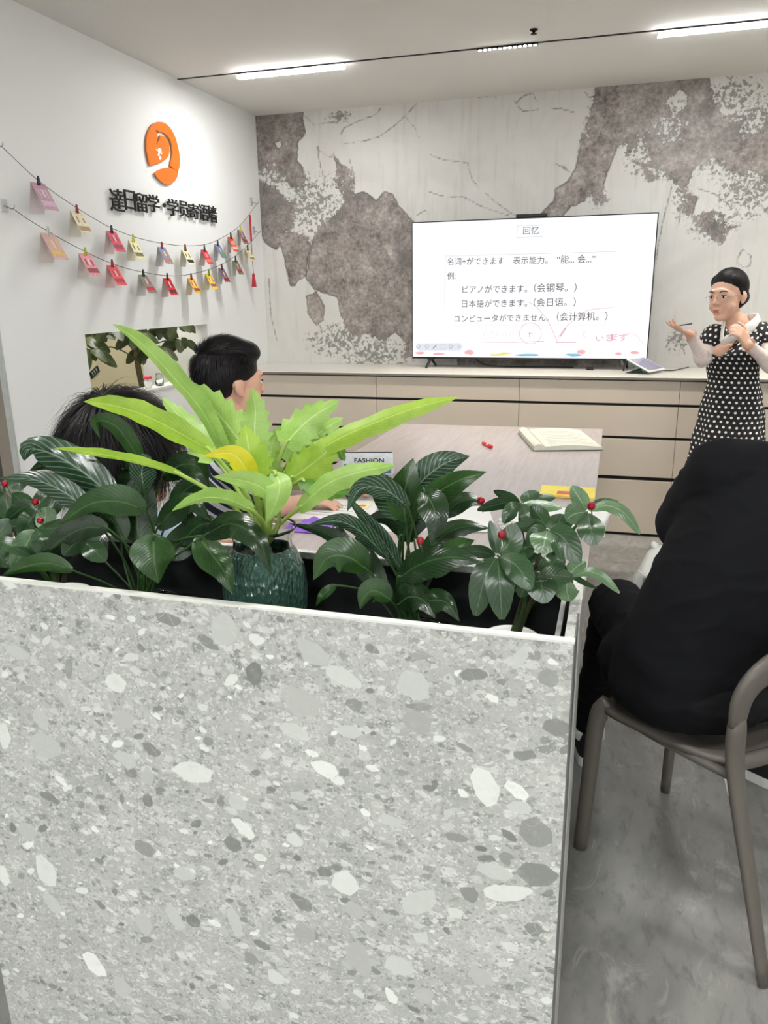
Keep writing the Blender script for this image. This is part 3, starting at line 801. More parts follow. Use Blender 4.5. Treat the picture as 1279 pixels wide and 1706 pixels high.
def folded_card(spec, row, i, n):
    (px, py), cp, cf, ci, cm, s, words, pw = spec
    p = on_x(px, py, GX)
    rnd = random.Random(hash((px, py)) & 0xffff)
    w = .08 * s; h = .108 * s; op = math.radians(24 + 8 * rnd.random())
    z0 = p.z - .012
    mfc = mat('card_face_%s_%d' % (row, i), srgb(*cf), .7, var=.12, scale=90); mic = mat('card_inside_%s_%d' % (row, i), srgb(*ci), .8); mmc = mat('card_print_%s_%d' % (row, i), srgb(*cm), .65, var=.2, scale=120)
    r = thing('folded_card', words + ' pegged on the %s cord' % row, 'card', (GX, p.y, z0), 'folded cards on the garland')
    fold = Vector((GX, p.y, z0))
    dB = Vector((-.022 / h, 0, -1)).normalized(); dF = Vector((math.sin(op), 0, -math.cos(op)))
    y0, y1 = p.y - w / 2, p.y + w / 2
    def flap(d, a, b, t0, t1, off, th, sc=False):
        nrm = Vector((d.z, 0, -d.x)); nrm = nrm if nrm.x < 0 else -nrm   # inward
        mb = M()
        n = 6 if sc else 1
        pts = []
        for k in range(n + 1):
            u = k / n
            zz = t1 * (1 - (.07 * (k % 2)) if sc else 1)
            pts.append((a + (b - a) * u, t0, zz))
        vs = []
        for sgn in (0, 1):
            for (yy, ta, tb_) in pts:
                for tt in (ta, tb_):
                    q = fold + d * tt - nrm * (off + sgn * th); vs.append((q.x, yy, q.z))
        m_ = 2 * (n + 1); fs = []
        for k in range(n):
            fs.append((2 * k, 2 * k + 2, 2 * k + 3, 2 * k + 1)); fs.append((m_ + 2 * k + 1, m_ + 2 * k + 3, m_ + 2 * k + 2, m_ + 2 * k))
            fs.append((2 * k + 1, 2 * k + 3, m_ + 2 * k + 3, m_ + 2 * k + 1)); fs.append((2 * k + 2, 2 * k, m_ + 2 * k, m_ + 2 * k + 2))
        fs.append((0, 1, m_ + 1, m_)); fs.append((2 * n + 1, 2 * n, m_ + 2 * n, m_ + 2 * n + 1))
        return mb.add(vs, fs)
    obj('back_flap', flap(dB, y0, y1, 0, h, 0, .0006), mic, r)
    ff = obj('front_flap', flap(dF, y0, y1, 0, h, 0, .0008, sc=(i % 3 == 1)), mfc, r)
    obj('lining', flap(dF, y0 + .001, y1 - .001, .002, h * .92, -.0006, .0005), mic, ff)
    obj('print_band', flap(dF, y0 + .004, y1 - .004, h * .66, h * .86, .0009, .0004), mmc, ff)
    for k in range(3):
        yy = y0 + w * (.2 + .24 * k)
        obj('print_mark', flap(dF, yy, yy + w * (.1 + .06 * rnd.random()), h * (.2 + .1 * rnd.random()), h * (.5 + .06 * rnd.random()), .0009, .0004), mmc if k != 1 else mic, ff)
    pg = thing('clothespin', 'mini %s peg clipping the %s' % (pw, words), 'clothespin', (GX, p.y, z0), 'pegs on the garland')
    mp_ = mat('peg_%s_%d' % (row, i), srgb(*cp), .6)
    for sg in (-1, 1):
        mb = M().box((-.0028, -.003, -.016), (.0028, .003, .022))
        R_ = Matrix.Rotation(sg * .17, 3, 'X')
        mb.v = [tuple(R_ @ Vector(v) + Vector((GX + .006, p.y + sg * .0042, z0 + .006))) for v in mb.v]
        obj('jaw', mb, mp_, pg)
    obj('spring', M().tube([(GX + .006, p.y - .005, z0 + .004), (GX + .006, p.y + .005, z0 + .004)], .0028, 8), mat('peg_spring', srgb(150, 150, 150), .3, .9), pg)
for i, c in enumerate(CARDS): folded_card(c, 'upper', i, 10)
for i, c in enumerate(CARDS_L): folded_card(c, 'lower', i, 10)
# red hanging charm with tassel
m_charm = mat('red_silk_cord', srgb(188, 44, 58), .7); a = on_x(416, 358, GX); b = on_x(419, 402, GX); c = on_x(422, 455, GX); d = on_x(422.5, 478, GX)
rt = thing('tassel_charm', 'long red hanging charm with a tassel beside the stone wall corner', 'tassel', (d.x, c.y, d.z))
obj('ribbon', M().box((GX - .002, a.y - .012, b.z), (GX + .002, a.y + .012, a.z)), m_charm, rt)
obj('cord', M().tube([(GX, a.y, b.z + .002), (GX, c.y, c.z - .002)], .0022, 6), mat('charm_cord', srgb(110, 40, 46), .7), rt)
obj('tassel', M().lathe([(.004, 0), (.010, -.012), (.009, -.02), (.013, -.05), (.017, d.z - c.z)], 14, (GX, c.y, c.z), close=True), m_charm, rt, True)

# ------------------------------------------------------------------ seen through the pass-through window
struct('trim_3', M().box((XL - WT - .01, OY0, OZ0), (XL + .01, OY1, OZ0 + .012)), m_white)
sign_t = M()
q = on_x(157, 620, -3.538)
tg = thing('striped_tag', 'small black tag with white slashes on the cream wall beyond the opening', 'tag', (-3.537, q.y, q.z))
def tagbox(lo, hi):
    b = M().box(lo, hi); R_ = Matrix.Rotation(math.radians(24), 3, 'X'); b.v = [tuple(R_ @ Vector(v) + Vector((-3.537, q.y, q.z))) for v in b.v]; return b
obj('plate', tagbox((0, -.055, -.024), (.003, .055, .024)), m_letter, tg)
for k in range(3): obj('slash', tagbox((.003, -.03 + k * .026, -.015), (.0038, -.024 + k * .026, .015)), m_white, tg)
# ------------------------------------------------------------------ conference table
def wood_material(name, c0, c1, c2):
    t = NT(name); c = t.coord()
    mp = t.n('ShaderNodeMapping'); mp.inputs['Scale'].default_value = (22, 1.4, 10); t.l(c, mp.inputs[0])
    n = t.noise(mp.outputs[0], 3.0, 8, .65, .4)
    t.l(t.ramp(n, [(.3, c0), (.5, c1), (.7, c2)]), t.b.inputs['Base Color'])
    t.b.inputs['Roughness'].default_value = .32
    t.bump(n, .04, .001)
    return t.m
m_ash = wood_material('pale_ash_laminate', srgb(158, 147, 143), srgb(171, 161, 157), srgb(181, 172, 168))
TT = .75
f0 = on_z(666, 706, TT); f1 = on_z(1003, 714.5, TT)
TB0, TB1, TBN, TBF = -1.112, -.032, 1.262, 4.10
tb = thing('conference_table', 'long pale wooden conference table behind the plant box', 'table', (-.57, 2.68, 0))
top = M()
top.add([(TB0, TBN, TT - .028), (TB1, TBN, TT - .028), (TB1 - .004, f1.y, TT - .028), (TB0 - .004, f0.y, TT - .028), (TB0, TBN, TT), (TB1, TBN, TT), (TB1 - .004, f1.y, TT), (TB0 - .004, f0.y, TT)],
        [(3, 2, 1, 0), (4, 5, 6, 7), (0, 1, 5, 4), (1, 2, 6, 5), (2, 3, 7, 6), (3, 0, 4, 7)])
obj('tabletop', top, m_ash, tb)
m_leg = mat('grey_metal_leg', srgb(120, 118, 114), .4, .5)
for x in (TB0 + .12, TB1 - .18):
    for y in (TBN + .1, 3.9):
        obj('leg', M().box((x - .03, y - .03, 0), (x + .03, y + .03, TT - .0285), bev=.004), m_leg, tb)
obj('apron', M().box((TB0 + .15, TBN + .12, TT - .09), (TB1 - .21, 3.88, TT - .029)), m_leg, tb)

# ------------------------------------------------------------------ things on the table
m_page = mat('book_page', srgb(204, 204, 190), .8, var=.03); m_print = mat('page_print', srgb(104, 102, 98), .8); m_cover = mat('book_cover_grey', srgb(120, 120, 116), .6)
def quad_frame(p0, p1, p2):      # near left, near right, far left on the table
    ex = p1 - p0; ey = p2 - p0
    return p0, ex, ey
n0 = on_z(900, 752, TT); n1 = on_z(1003, 751, TT); fa = on_z(896, 722, TT)
n0, n1, fa = Vector(n0), Vector(n1), Vector(fa)
ex = (n1 - n0).normalized(); W_ = (n1 - n0).length; ey = Vector((-ex.y, ex.x, 0)); H_ = (fa - n0).dot(ey)
bk = thing('open_textbook', 'worn open textbook lying at the far corner of the table', 'book', n0 + ex * W_ / 2 + ey * H_ / 2)
def page_block(u0, u1, z0, z1, amp, flip=1, nn=10):
    mb = M(); vs = []; fs = []; z0 += .0008; z1 += .0008
    for i in range(nn + 1):
        t = i / nn; u = u0 + (u1 - u0) * t
        zz = z1 + amp * math.sin(math.pi * t) - .004 * (t if flip > 0 else 1 - t)
        for v in (0, H_):
            P_ = n0 + ex * u + ey * v
            vs.append((P_.x, P_.y, TT + z0)); vs.append((P_.x, P_.y, TT + zz))
    for i in range(nn):
        a = i * 4; b = a + 4
        fs += [(a + 1, b + 1, b + 3, a + 3), (a, a + 2, b + 2, b), (a, b, b + 1, a + 1), (a + 2, a + 3, b + 3, b + 2)]
    fs += [(0, 1, 3, 2), (nn * 4, nn * 4 + 2, nn * 4 + 3, nn * 4 + 1)]
    return mb.add(vs, fs)
obj('cover', page_block(-.035, W_ + .004, .0008, .0035, 0), m_cover, bk)
obj('left_pages', page_block(-.03, .02, .004, .022, .012), m_page, bk)
rp = obj('right_pages', page_block(.021, W_, .004, .020, .008), m_page, bk)
for k in range(9):
    v = H_ * (.12 + .085 * k)
    u1 = W_ - .03 - .02 * (k % 3)
    pts = [n0 + ex * u + ey * v + Vector((0, 0, TT * 0)) for u in np.linspace(.05, u1, 8)]
    pts = [Vector((p.x, p.y, TT + .0206 + .008 * math.sin(math.pi * ((p - n0).dot(ex) - .021) / (W_ - .021)) - .004 * (((p - n0).dot(ex) - .021) / (W_ - .021)))) for p in pts]
    obj('print_line', M().tube(pts, .003, 4, flat=.2, up=(0, 1, 0)), m_print, rp)

mk = on_z(811, 741, TT + .008); d_ = (on_z(822, 746, TT + .008) - on_z(800, 736, TT + .008)).normalized()
m_mk = mat('red_plastic', srgb(206, 40, 42), .35)
mr = thing('whiteboard_marker', 'short red whiteboard marker lying alone on the table', 'marker', (mk.x, mk.y, TT))
obj('barrel', M().tube([mk - d_ * .045, mk + d_ * .008], .0085, 14), m_mk, mr, 'auto')
obj('label_ring', M().tube([mk + d_ * .0082, mk + d_ * .02], .0086, 14), mat('marker_label', srgb(232, 214, 210), .5), mr, 'auto')
obj('cap', M().tube([mk + d_ * .0202, mk + d_ * .05, mk + d_ * .056], [.0093, .0093, .006], 14), m_mk, mr, 'auto')

# pencil case with newspaper print
a0 = on_z(570, 792, TT); a1 = on_z(655, 792, TT); PW = (a1 - a0).length; e_ = (a1 - a0).normalized(); e2 = Vector((-e_.y, e_.x, 0))
pc = thing('pencil_case', 'zipped pencil case printed like a fashion newspaper, grey and blue', 'pencil case', (a0 + a1) / 2)
m_pc = mat('newsprint_canvas', srgb(190, 196, 196), .7, var=.1, scale=60); m_blue = mat('slate_blue_print', srgb(78, 104, 140), .7); m_inkk = mat('dark_print', srgb(44, 48, 54), .7)
def pc_pt(u, v, w): return Vector((a0.x, a0.y, TT)) + e_ * u + e2 * v + Vector((0, 0, w))
body = M(); prof = [(0.0, .002), (.012, .0), (.055, .0), (.066, .02), (.062, .06), (.045, .082), (.03, .084), (.012, .07), (.002, .03)]
ring = []
for u, s_ in ((0, .9), (.006, 1), (PW - .006, 1), (PW, .9)):
    ring.append([pc_pt(u, .034 + (v - .034) * s_, max(.0006, .04 + (w - .04) * s_)) for v, w in prof])
nP = len(prof)
body.add([p for r_ in ring for p in r_], [(i * nP + k, (i) * nP + (k + 1) % nP, (i + 1) * nP + (k + 1) % nP, (i + 1) * nP + k) for i in range(3) for k in range(nP)] + [tuple(range(nP)), tuple(3 * nP + k for k in range(nP - 1, -1, -1))])
obj('body', body, m_pc, pc, 'auto')
obj('zip', M().tube([pc_pt(.006, .038, .0845), pc_pt(PW - .006, .038, .0845)], .003, 6), m_inkk, pc)
nf = (pc_pt(0, .0095, .068) - pc_pt(0, .0, .03)); nrm_pc = e_.cross(nf).normalized()
if nrm_pc.dot(e2) > 0: nrm_pc = -nrm_pc
wt_ = M(); put_text(wt_, 'FASHION', pc_pt(PW * .24, .0055, .051), pc_pt(PW * .82, .0055, .051), .017, .0012, .0003, .02, normal=nrm_pc)
obj('headline', wt_, m_inkk, pc)
bl_ = M().add([pc_pt(.008, .0012, .008), pc_pt(PW - .008, .0012, .008), pc_pt(PW - .008, .0012 + .004, .044), pc_pt(.008, .0012 + .004, .044)], [(0, 1, 2, 3)])
bl_.v = [tuple(Vector(v) + nrm_pc * .0016) for v in bl_.v]
bl_.add([Vector(v) - nrm_pc * .0008 for v in bl_.v], [(3, 2, 1, 0)])
obj('photo_print', bl_, m_blue, pc)
for k in range(3):
    bb = M(); u0 = .012 + .03 * k
    bb.box((0, 0, 0), (.016, .0006, .01)); bb.v = [tuple(pc_pt(u0 + v[0], .002 + v[1] + .1 * v[2], .026 + v[2]) + nrm_pc * .0028) for v in bb.v]
    obj('print_block', bb, m_pc if k else m_inkk, pc)

# papers and books at the near end of the table, seen through the leaves
def sheet(name, label, cat, c, w, d, rz, m, z=TT + .0006, th=.0008, group=None, layers=1):
    r = thing(name, label, cat, (c[0], c[1], z), group)
    for k in range(layers):
        j = random.Random(k + int(c[0] * 1000))
        mb = M().box((-w / 2, -d / 2, 0), (w / 2, d / 2, th)); R_ = Matrix.Rotation(rz + (j.random() - .5) * .12 * (layers > 1), 3, 'Z')
        mb.v = [tuple(R_ @ Vector(v) + Vector((c[0] + (j.random() - .5) * .01 * (layers > 1), c[1], z + k * (th + .0003)))) for v in mb.v]
        obj('page' if layers > 1 else 'paper', mb, m, r)
    return r
m_yel = mat('yellow_paper', srgb(232, 214, 96), .7, var=.05); m_paper = mat('white_paper', srgb(222, 222, 219), .8, var=.02)
y_c = (on_z(905, 818, TT) + on_z(985, 832, TT)) / 2
yb = sheet('yellow_workbook', 'yellow paper workbook with a red title tag near the table edge', 'book', (y_c.x, y_c.y + .03), .19, .15, .02, m_yel, th=.006)
rd = M(); put = on_z(941, 822, TT + .007)
obj('title_tag', M().box((put.x - .028, put.y - .014, TT + .0067), (put.x + .028, put.y + .03, TT + .0076)), m_mk, yb)
for k in range(3):
    obj('text_line', M().box((put.x - .06 + .01 * k, put.y - .036 - k * .014, TT + .0067), (put.x + .05, put.y - .031 - k * .014, TT + .0072)), mat('orange_print', srgb(196, 140, 60), .7), yb)
s1 = on_z(935, 872, TT)
sheet('paper_stack', 'messy stack of white handout sheets under the yellow workbook side', 'papers', (s1.x - .02, s1.y - .02), .30, .20, -.06, m_paper, th=.003, layers=9)
s2 = on_z(850, 868, TT)
sheet('handout_sheet', 'single white handout sheet beside the stack of papers', 'paper', (s2.x - .16, s2.y - .02), .21, .29, .25, m_paper, z=TT + .0022)
s3 = on_z(700, 858, TT)
sheet('handout_sheet', 'white sheet lying behind the striped peace lily leaves', 'paper', (s3.x - .03, s3.y - .06), .21, .28, -.2, m_paper)
s4 = on_z(520, 852, TT)
nb = sheet('exercise_book', 'open white exercise book in front of the boy with short hair', 'book', (s4.x + .03, s4.y + .02), .36, .25, .08, m_paper, th=.005)
for k in range(5): obj('ruled_line', M().box((s4.x - .1, s4.y - .05 + k * .03, TT + .0058), (s4.x + .14, s4.y - .048 + k * .03, TT + .0062)), m_print, nb)
s5 = on_z(545, 838, TT + .008)
sy = M()
obj('yellow_highlight', M().box((s5.x - .015, s5.y - .012, TT + .0058), (s5.x + .035, s5.y + .012, TT + .0064)), m_yel, nb)
# purple plastic pouch
m_purple = mat('purple_translucent_film', srgb(150, 104, 214), .25, var=.15, scale=18, alpha=.9)
s6 = on_z(530, 874, TT + .012)
pp = M(); vs = []; fs = []; n1_ = 14
for i in range(n1_ + 1):
    for j in range(n1_ + 1):
        u = i / n1_ - .5; v = j / n1_ - .5
        e = max(0, 1 - (2 * abs(u)) ** 3) * max(0, 1 - (2 * abs(v)) ** 3)
        zz = .0035 + e * (.018 + .022 * (noise.noise((u * 6, v * 6, 1.7))))
        vs.append((s6.x + u * .15 + .012 * v, s6.y + v * .12, TT + max(.002, zz)))
for i in range(n1_):
    for j in range(n1_):
        a = i * (n1_ + 1) + j; fs.append((a, a + n1_ + 1, a + n1_ + 2, a + 1))
pp.add(vs, fs)
o = len(pp.v); pp.add([(x, y, TT + .0015) for x, y, z in vs], [tuple(reversed(f)) for f in fs])
pr = thing('purple_pouch', 'crumpled purple plastic pouch on the table behind the glass vase', 'pouch', (s6.x, s6.y, TT))
obj('film', pp, m_purple, pr, True)
obj('seal_strip', M().box((s6.x + .068, s6.y - .055, TT + .0025), (s6.x + .09, s6.y + .06, TT + .0045)), mat('clear_film', srgb(226, 220, 236), .2), pr)
s7 = on_z(600, 843, TT + .008)
gr = thing('sticker_sheet', 'small card with an orange figure near the boy\'s hands', 'card', (s7.x, s7.y, TT))
obj('card', M().box((s7.x - .03, s7.y - .02, TT + .0062), (s7.x + .03, s7.y + .03, TT + .008)), mat('cream_card', srgb(240, 222, 170), .7), gr)
obj('figure', M().ell((s7.x + .005, s7.y + .005, TT + .0082), (.014, .012, .0012), 14, 6), mat('orange_print', srgb(196, 140, 60), .7), gr)

# ------------------------------------------------------------------ stone plant box
PX0, PX1, PY0, PY1, PZ = -1.108, -.0275, .960, 1.238, 1.0
def z8(p): return on_y(p[0] / 1.305 + 0, p[1] / 1.305 + 950, PY0)
CHIP = [ # centre x, y, half width, half height (measured), lightness, turn
 (250,245,26,22,.85,0),(655,287,44,33,.62,.2),(270,328,27,26,.62,0),(420,440,46,27,.84,.1),(275,410,30,25,.70,0),(705,432,30,20,.9,.2),(745,233,42,20,.78,.3),(1055,472,26,52,.88,-.2),(1122,480,30,16,.95,.7),
 (750,680,28,32,.84,0),(915,722,42,26,.74,-.8),(1102,702,52,22,.84,-.2),(1075,655,36,18,.72,0),(100,656,26,38,.84,0),(112,725,18,32,.72,-.5),(205,857,20,34,.97,-.6),(265,906,24,32,.68,-.4),(865,860,30,24,.76,0),(915,800,20,16,.76,.3),
 (530,562,32,18,.88,.7),(510,762,15,36,.70,-.2),(488,130,30,38,.68,.3),(557,150,20,14,.86,.4),(100,380,36,28,.66,0),(8,360,16,32,.84,0),(8,665,14,30,.88,0),(640,352,34,20,.76,.4),(760,350,26,16,.74,0),(1128,516,28,16,.74,0),(850,545,28,16,.72,.2),
 (380,755,18,34,.7,-.4),(312,768,18,28,.66,0),(780,845,26,44,.58,-.3),(660,790,24,24,.5,0),(900,250,38,30,.72,.2),(680,180,40,26,.66,.5),(40,180,34,18,.7,.2),(1130,190,16,30,.72,.5),(990,745,22,14,.8,0),(60,570,24,22,.64,0),(640,585,22,18,.8,.5),(600,885,20,18,.8,.4),(90,322,22,26,.68,0),(850,925,12,22,.9,-.5),(735,458,16,12,.88,0),(810,430,16,9,.9,.1),(905,330,32,26,.5,0),(770,740,24,20,.6,.2),(650,490,22,14,.7,0),(920,925,20,26,.62,.4),(1040,880,30,22,.62,.3),(400,660,26,18,.72,0),(565,625,16,10,.86,0),(340,615,14,10,.86,0),(320,450,16,26,.62,.3),(515,505,20,20,.72,0),
 (365,107,32,16,.30,.1),(450,156,28,14,.30,.5),(553,225,20,28,.22,0),(1030,228,34,15,.30,-.2),(1210,340,30,20,.30,0),(1170,664,46,28,.28,0),(1165,575,36,36,.36,.3),(505,595,20,20,.26,0),(420,762,18,16,.20,-.4),(705,655,18,15,.24,.3),(105,492,28,12,.26,.4),(330,390,24,14,.28,.5),(480,505,10,13,.3,0),(655,722,28,16,.28,.5),(910,296,36,11,.34,-.1),(770,292,20,17,.34,.3),(28,560,10,14,.22,0),(218,727,17,9,.22,.6),(1140,402,28,13,.3,-.2),(452,372,15,12,.34,0),(570,815,20,12,.26,.3),(1020,705,20,20,.32,.4),(265,770,9,5,.16,0),(130,912,10,7,.2,0),(900,955,16,9,.22,.3),(1160,780,18,18,.3,0),(1155,975,22,6,.26,0),(945,465,8,12,.24,0),(645,625,12,10,.22,.3),(320,500,14,16,.26,0),(265,498,8,14,.3,0),(150,212,12,28,.38,.1),(915,185,24,12,.45,0),(1190,235,26,22,.4,0),(545,845,16,20,.38,.2),(315,605,24,18,.36,.2),(990,580,26,14,.36,0),(1045,605,14,8,.2,0),(805,262,10,8,.24,0),(720,370,10,14,.4,.2),(250,700,8,10,.3,0),(418,905,8,12,.22,0),(605,745,10,8,.3,0),(1010,385,22,8,.34,.4),(60,180,10,20,.4,0),(285,440,16,16,.3,.3),
]
def stone_panel_mesh():
    step = .0033
    nx = int((PX1 - PX0) / step); nz = int(PZ / step)
    xs = np.linspace(PX0, PX1, nx + 1); zs = np.linspace(0, PZ, nz + 1)
    gx, gz = np.meshgrid(xs, zs)
    sd = np.full(gx.shape, -.05); val = np.full(gx.shape, .5)
    rnd = random.Random(11)
    chips = []
    for (cx, cy, rx, ry, lv, rot) in CHIP:
        c = z8((cx, cy)); k = px_per_m(c) * 1.305
        chips.append((c.x, c.z, 1.12 * rx / k, 1.12 * ry / k, lv, -rot))
    for i in range(900):
        s_ = .003 + .009 * rnd.random() ** 1.8
        lv = rnd.choice((.86, .8, .92, .72, .3, .36, .62, .24))
        chips.append((rnd.uniform(PX0, PX1), rnd.uniform(0, PZ), s_ * (1 + .5 * rnd.random()), s_ * .75, lv, rnd.uniform(-.8, .8)))
    order = sorted(range(len(chips)), key=lambda i: chips[i][2] * chips[i][3])
    for i in order:
        cx, cz, rx, rz, lv, rot = chips[i]
        n = rnd.randint(5, 8); a0_ = rnd.random() * 6
        poly = []
        for k in range(n):
            a = a0_ + 2 * math.pi * (k + .5 * (rnd.random() - .5)) / n
            r = .88 + .3 * rnd.random()
            u, v = rx * r * math.cos(a), rz * r * math.sin(a)
            poly.append((cx + u * math.cos(rot) - v * math.sin(rot), cz + u * math.sin(rot) + v * math.cos(rot)))
        R_ = max(rx, rz) * 1.5 + .015
        i0, i1 = np.searchsorted(xs, cx - R_), np.searchsorted(xs, cx + R_); j0, j1 = np.searchsorted(zs, cz - R_), np.searchsorted(zs, cz + R_)
        if i1 <= i0 or j1 <= j0: continue
        s = poly_sdf(gx[j0:j1, i0:i1], gz[j0:j1, i0:i1], poly)
        cur = sd[j0:j1, i0:i1]; cv = val[j0:j1, i0:i1]
        take = s > np.minimum(cur, 0.0) if rx > .01 else s > cur
        take = s > -.006
        take &= (s > cur) | (s > 0)
        sd[j0:j1, i0:i1] = np.where(take, s, cur); val[j0:j1, i0:i1] = np.where(take, lv, cv)
    V = np.stack([gx.ravel(), np.full(gx.size, PY0), gz.ravel()], 1)
    i = np.arange(nz)[:, None] * (nx + 1) + np.arange(nx)[None, :]
    F = np.stack([i, i + 1, i + nx + 2, i + nx + 1], -1).reshape(-1, 4).tolist()
    n = len(V); V = V.tolist()
    V += [(PX0, PY0 + .012, 0), (PX1, PY0 + .012, 0), (PX1, PY0 + .012, PZ), (PX0, PY0 + .012, PZ)]
    bl, brr, tl_, trr = 0, nx, nz * (nx + 1), nz * (nx + 1) + nx
    F.append([n + 3, n + 2, n + 1, n])
    F.append([n, n + 1] + list(range(nx, -1, -1)))
    F.append(list(range(nz * (nx + 1), nz * (nx + 1) + nx + 1)) + [n + 2, n + 3])
    F.append([n] + [j * (nx + 1) for j in range(nz + 1)] + [n + 3])
    F.append([n + 1, n + 2] + [j * (nx + 1) + nx for j in range(nz, -1, -1)])
    me = bpy.data.meshes.new('front_panel'); me.from_pydata(V, [], F)
    for nm, arr, ext in (('chip', sd, -.05), ('chip_tone', val, .5)):
        at = me.attributes.new(nm, 'FLOAT', 'POINT'); at.data.foreach_set('value', np.concatenate([arr.ravel(), np.full(4, ext)]).astype(np.float32))
    return me
def terrazzo_material():
    t = NT('grey_breccia_stone'); c = t.coord()
    wob = t.n('ShaderNodeTexNoise'); wob.inputs['Scale'].default_value = 38; wob.inputs['Detail'].default_value = 3; t.l(c, wob.inputs['Vector'])
    wsc = t.n('ShaderNodeVectorMath', operation='SCALE'); t.l(wob.outputs['Color'], wsc.inputs[0]); wsc.inputs['Scale'].default_value = .012
    cw = t.n('ShaderNodeVectorMath', operation='ADD'); t.l(c, cw.inputs[0]); t.l(wsc.outputs[0], cw.inputs[1]); cv = cw.outputs[0]
    n1 = t.noise(c, 7, 7, .6); n2 = t.noise(c, 120, 6, .7)
    base = t.ramp(n1, [(.3, srgb(168, 170, 164)), (.5, srgb(181, 183, 177)), (.7, srgb(194, 195, 189))])
    base = t.mix(t.math('MULTIPLY', t.smooth(n2, .45, .75), .5), base, srgb(146, 148, 143))
    for sc, keep, amt, stretch in ((58, .30, .7, 1.25), (120, .34, .7, 1.2), (260, .4, .6, 1.0)):
        mp = t.n('ShaderNodeMapping'); mp.inputs['Scale'].default_value = (1 / stretch, 1, stretch); t.l(cv, mp.inputs[0])
        v = t.n('ShaderNodeTexVoronoi', feature='F1'); v.inputs['Scale'].default_value = sc; t.l(mp.outputs[0], v.inputs['Vector'])
        e = t.n('ShaderNodeTexVoronoi', feature='DISTANCE_TO_EDGE'); e.inputs['Scale'].default_value = sc; t.l(mp.outputs[0], e.inputs['Vector'])
        sep = t.n('ShaderNodeSeparateColor'); t.l(v.outputs['Color'], sep.inputs[0])
        tone = t.ramp(sep.outputs[0], [(.0, srgb(120, 122, 118)), (.25, srgb(158, 160, 155)), (.5, srgb(196, 198, 192)), (.8, srgb(214, 215, 210)), (1, srgb(226, 227, 222))])
        m_ = t.math('MULTIPLY', t.math('LESS_THAN', sep.outputs[1], keep), t.smooth(e.outputs['Distance'], .06, .12))
        base = t.mix(t.math('MULTIPLY', m_, amt), base, tone)
    sd = t.attr('chip').outputs['Fac']; tn = t.attr('chip_tone').outputs['Fac']
    s = t.math('ADD', sd, t.math('MULTIPLY', t.math('SUBTRACT', n2, .5), .005))
    ctone = t.ramp(tn, [(.15, srgb(108, 110, 106)), (.35, srgb(142, 144, 139)), (.6, srgb(184, 186, 180)), (.75, srgb(203, 206, 199)), (.9, srgb(233, 236, 228)), (1, srgb(242, 243, 237))])
    n3 = t.noise(c, 40, 6, .7)
    ctone = t.mix(t.math('MULTIPLY', t.smooth(n3, .5, .7), .25), ctone, srgb(190, 192, 186))
    base = t.mix(t.math('MULTIPLY', t.smooth(s, .0005, .0018), .92), base, ctone)
    vn = t.n('ShaderNodeTexVoronoi', feature='DISTANCE_TO_EDGE'); vn.inputs['Scale'].default_value = 24; t.l(cv, vn.inputs['Vector'])
    line_ = t.math('MULTIPLY', t.math('SUBTRACT', 1.0, t.smooth(vn.outputs['Distance'], 0, .02)), t.smooth(n1, .5, .62))
    base = t.mix(t.math('MULTIPLY', line_, .45), base, srgb(224, 225, 220))
    t.l(base, t.b.inputs['Base Color']); t.b.inputs['Roughness'].default_value = .38
    return t.m
m_stone = terrazzo_material()
m_alu = mat('brushed_aluminium', srgb(206, 206, 202), .3, .6); m_darkrefl = mat('dark_reflection_grey', srgb(112, 113, 112), .4, .4)
pb = thing('plant_box', 'tall grey speckled stone plant box in front of the table', 'planter', ((PX0 + PX1) / 2, (PY0 + PY1) / 2, 0))
fp = stone_panel_mesh(); fp.materials.append(m_stone); fp.transform(Matrix.Translation(-wloc(pb)))
obj('front_panel', fp, None, pb)
obj('front_edge_cap', M().box((PX0, PY0 - .0006, PZ - .0015), (PX1 + .001, PY0 + .0125, PZ + .002)), mat('pale_stone_edge', srgb(222, 223, 216), .4), pb)
obj('side_panel', M().box((PX1 - .013, PY0 + .0125, 0), (PX1 - .0004, PY1, PZ)), m_stone, pb)
obj('side_panel', M().box((PX0 + .0004, PY0 + .0125, 0), (PX0 + .013, PY1, PZ)), m_stone, pb)
obj('back_panel', M().box((PX0 + .0135, PY1 - .014, 0), (PX1 - .0135, PY1, PZ - .002)), m_stone, pb)
obj('reflection_plate', M().box((PX1 - .0003, PY0 + .002, 0), (PX1 + .002, PY0 + .1, PZ + .001)), m_darkrefl, pb)  # dark reflection on the side face, put in as a grey plate
obj('reflection_plate', M().box((PX1 - .0003, PY0 + .1005, 0), (PX1 + .004, PY1 + .002, PZ + .001)), m_alu, pb)  # pale reflection on the side face, put in as a metal plate
m_liner = mat('black_liner', srgb(20, 24, 24), .55); LZ = .80
ln = M()
lx0, lx1, ly0, ly1 = PX0 + .016, PX1 - .020, PY0 + .016, PY1 - .018
ln.box((lx0, ly0, LZ - .006), (lx1, ly1, LZ)); 
for a, b in (((lx0, ly0), (lx1, ly0 + .003)), ((lx0, ly1 - .003), (lx1, ly1)), ((lx0, ly0 + .003), (lx0 + .003, ly1 - .003)), ((lx1 - .003, ly0 + .003), (lx1, ly1 - .003))):
    ln.box((a[0], a[1], LZ), (b[0], b[1], PZ - .012))
obj('liner', ln, m_liner, pb)
obj('liner_rim', M().box((lx1 - .007, ly0 + .004, PZ - .0118), (lx1, ly1 - .004, PZ - .008)), mat('grey_liner_rim', srgb(150, 150, 146), .4), pb)
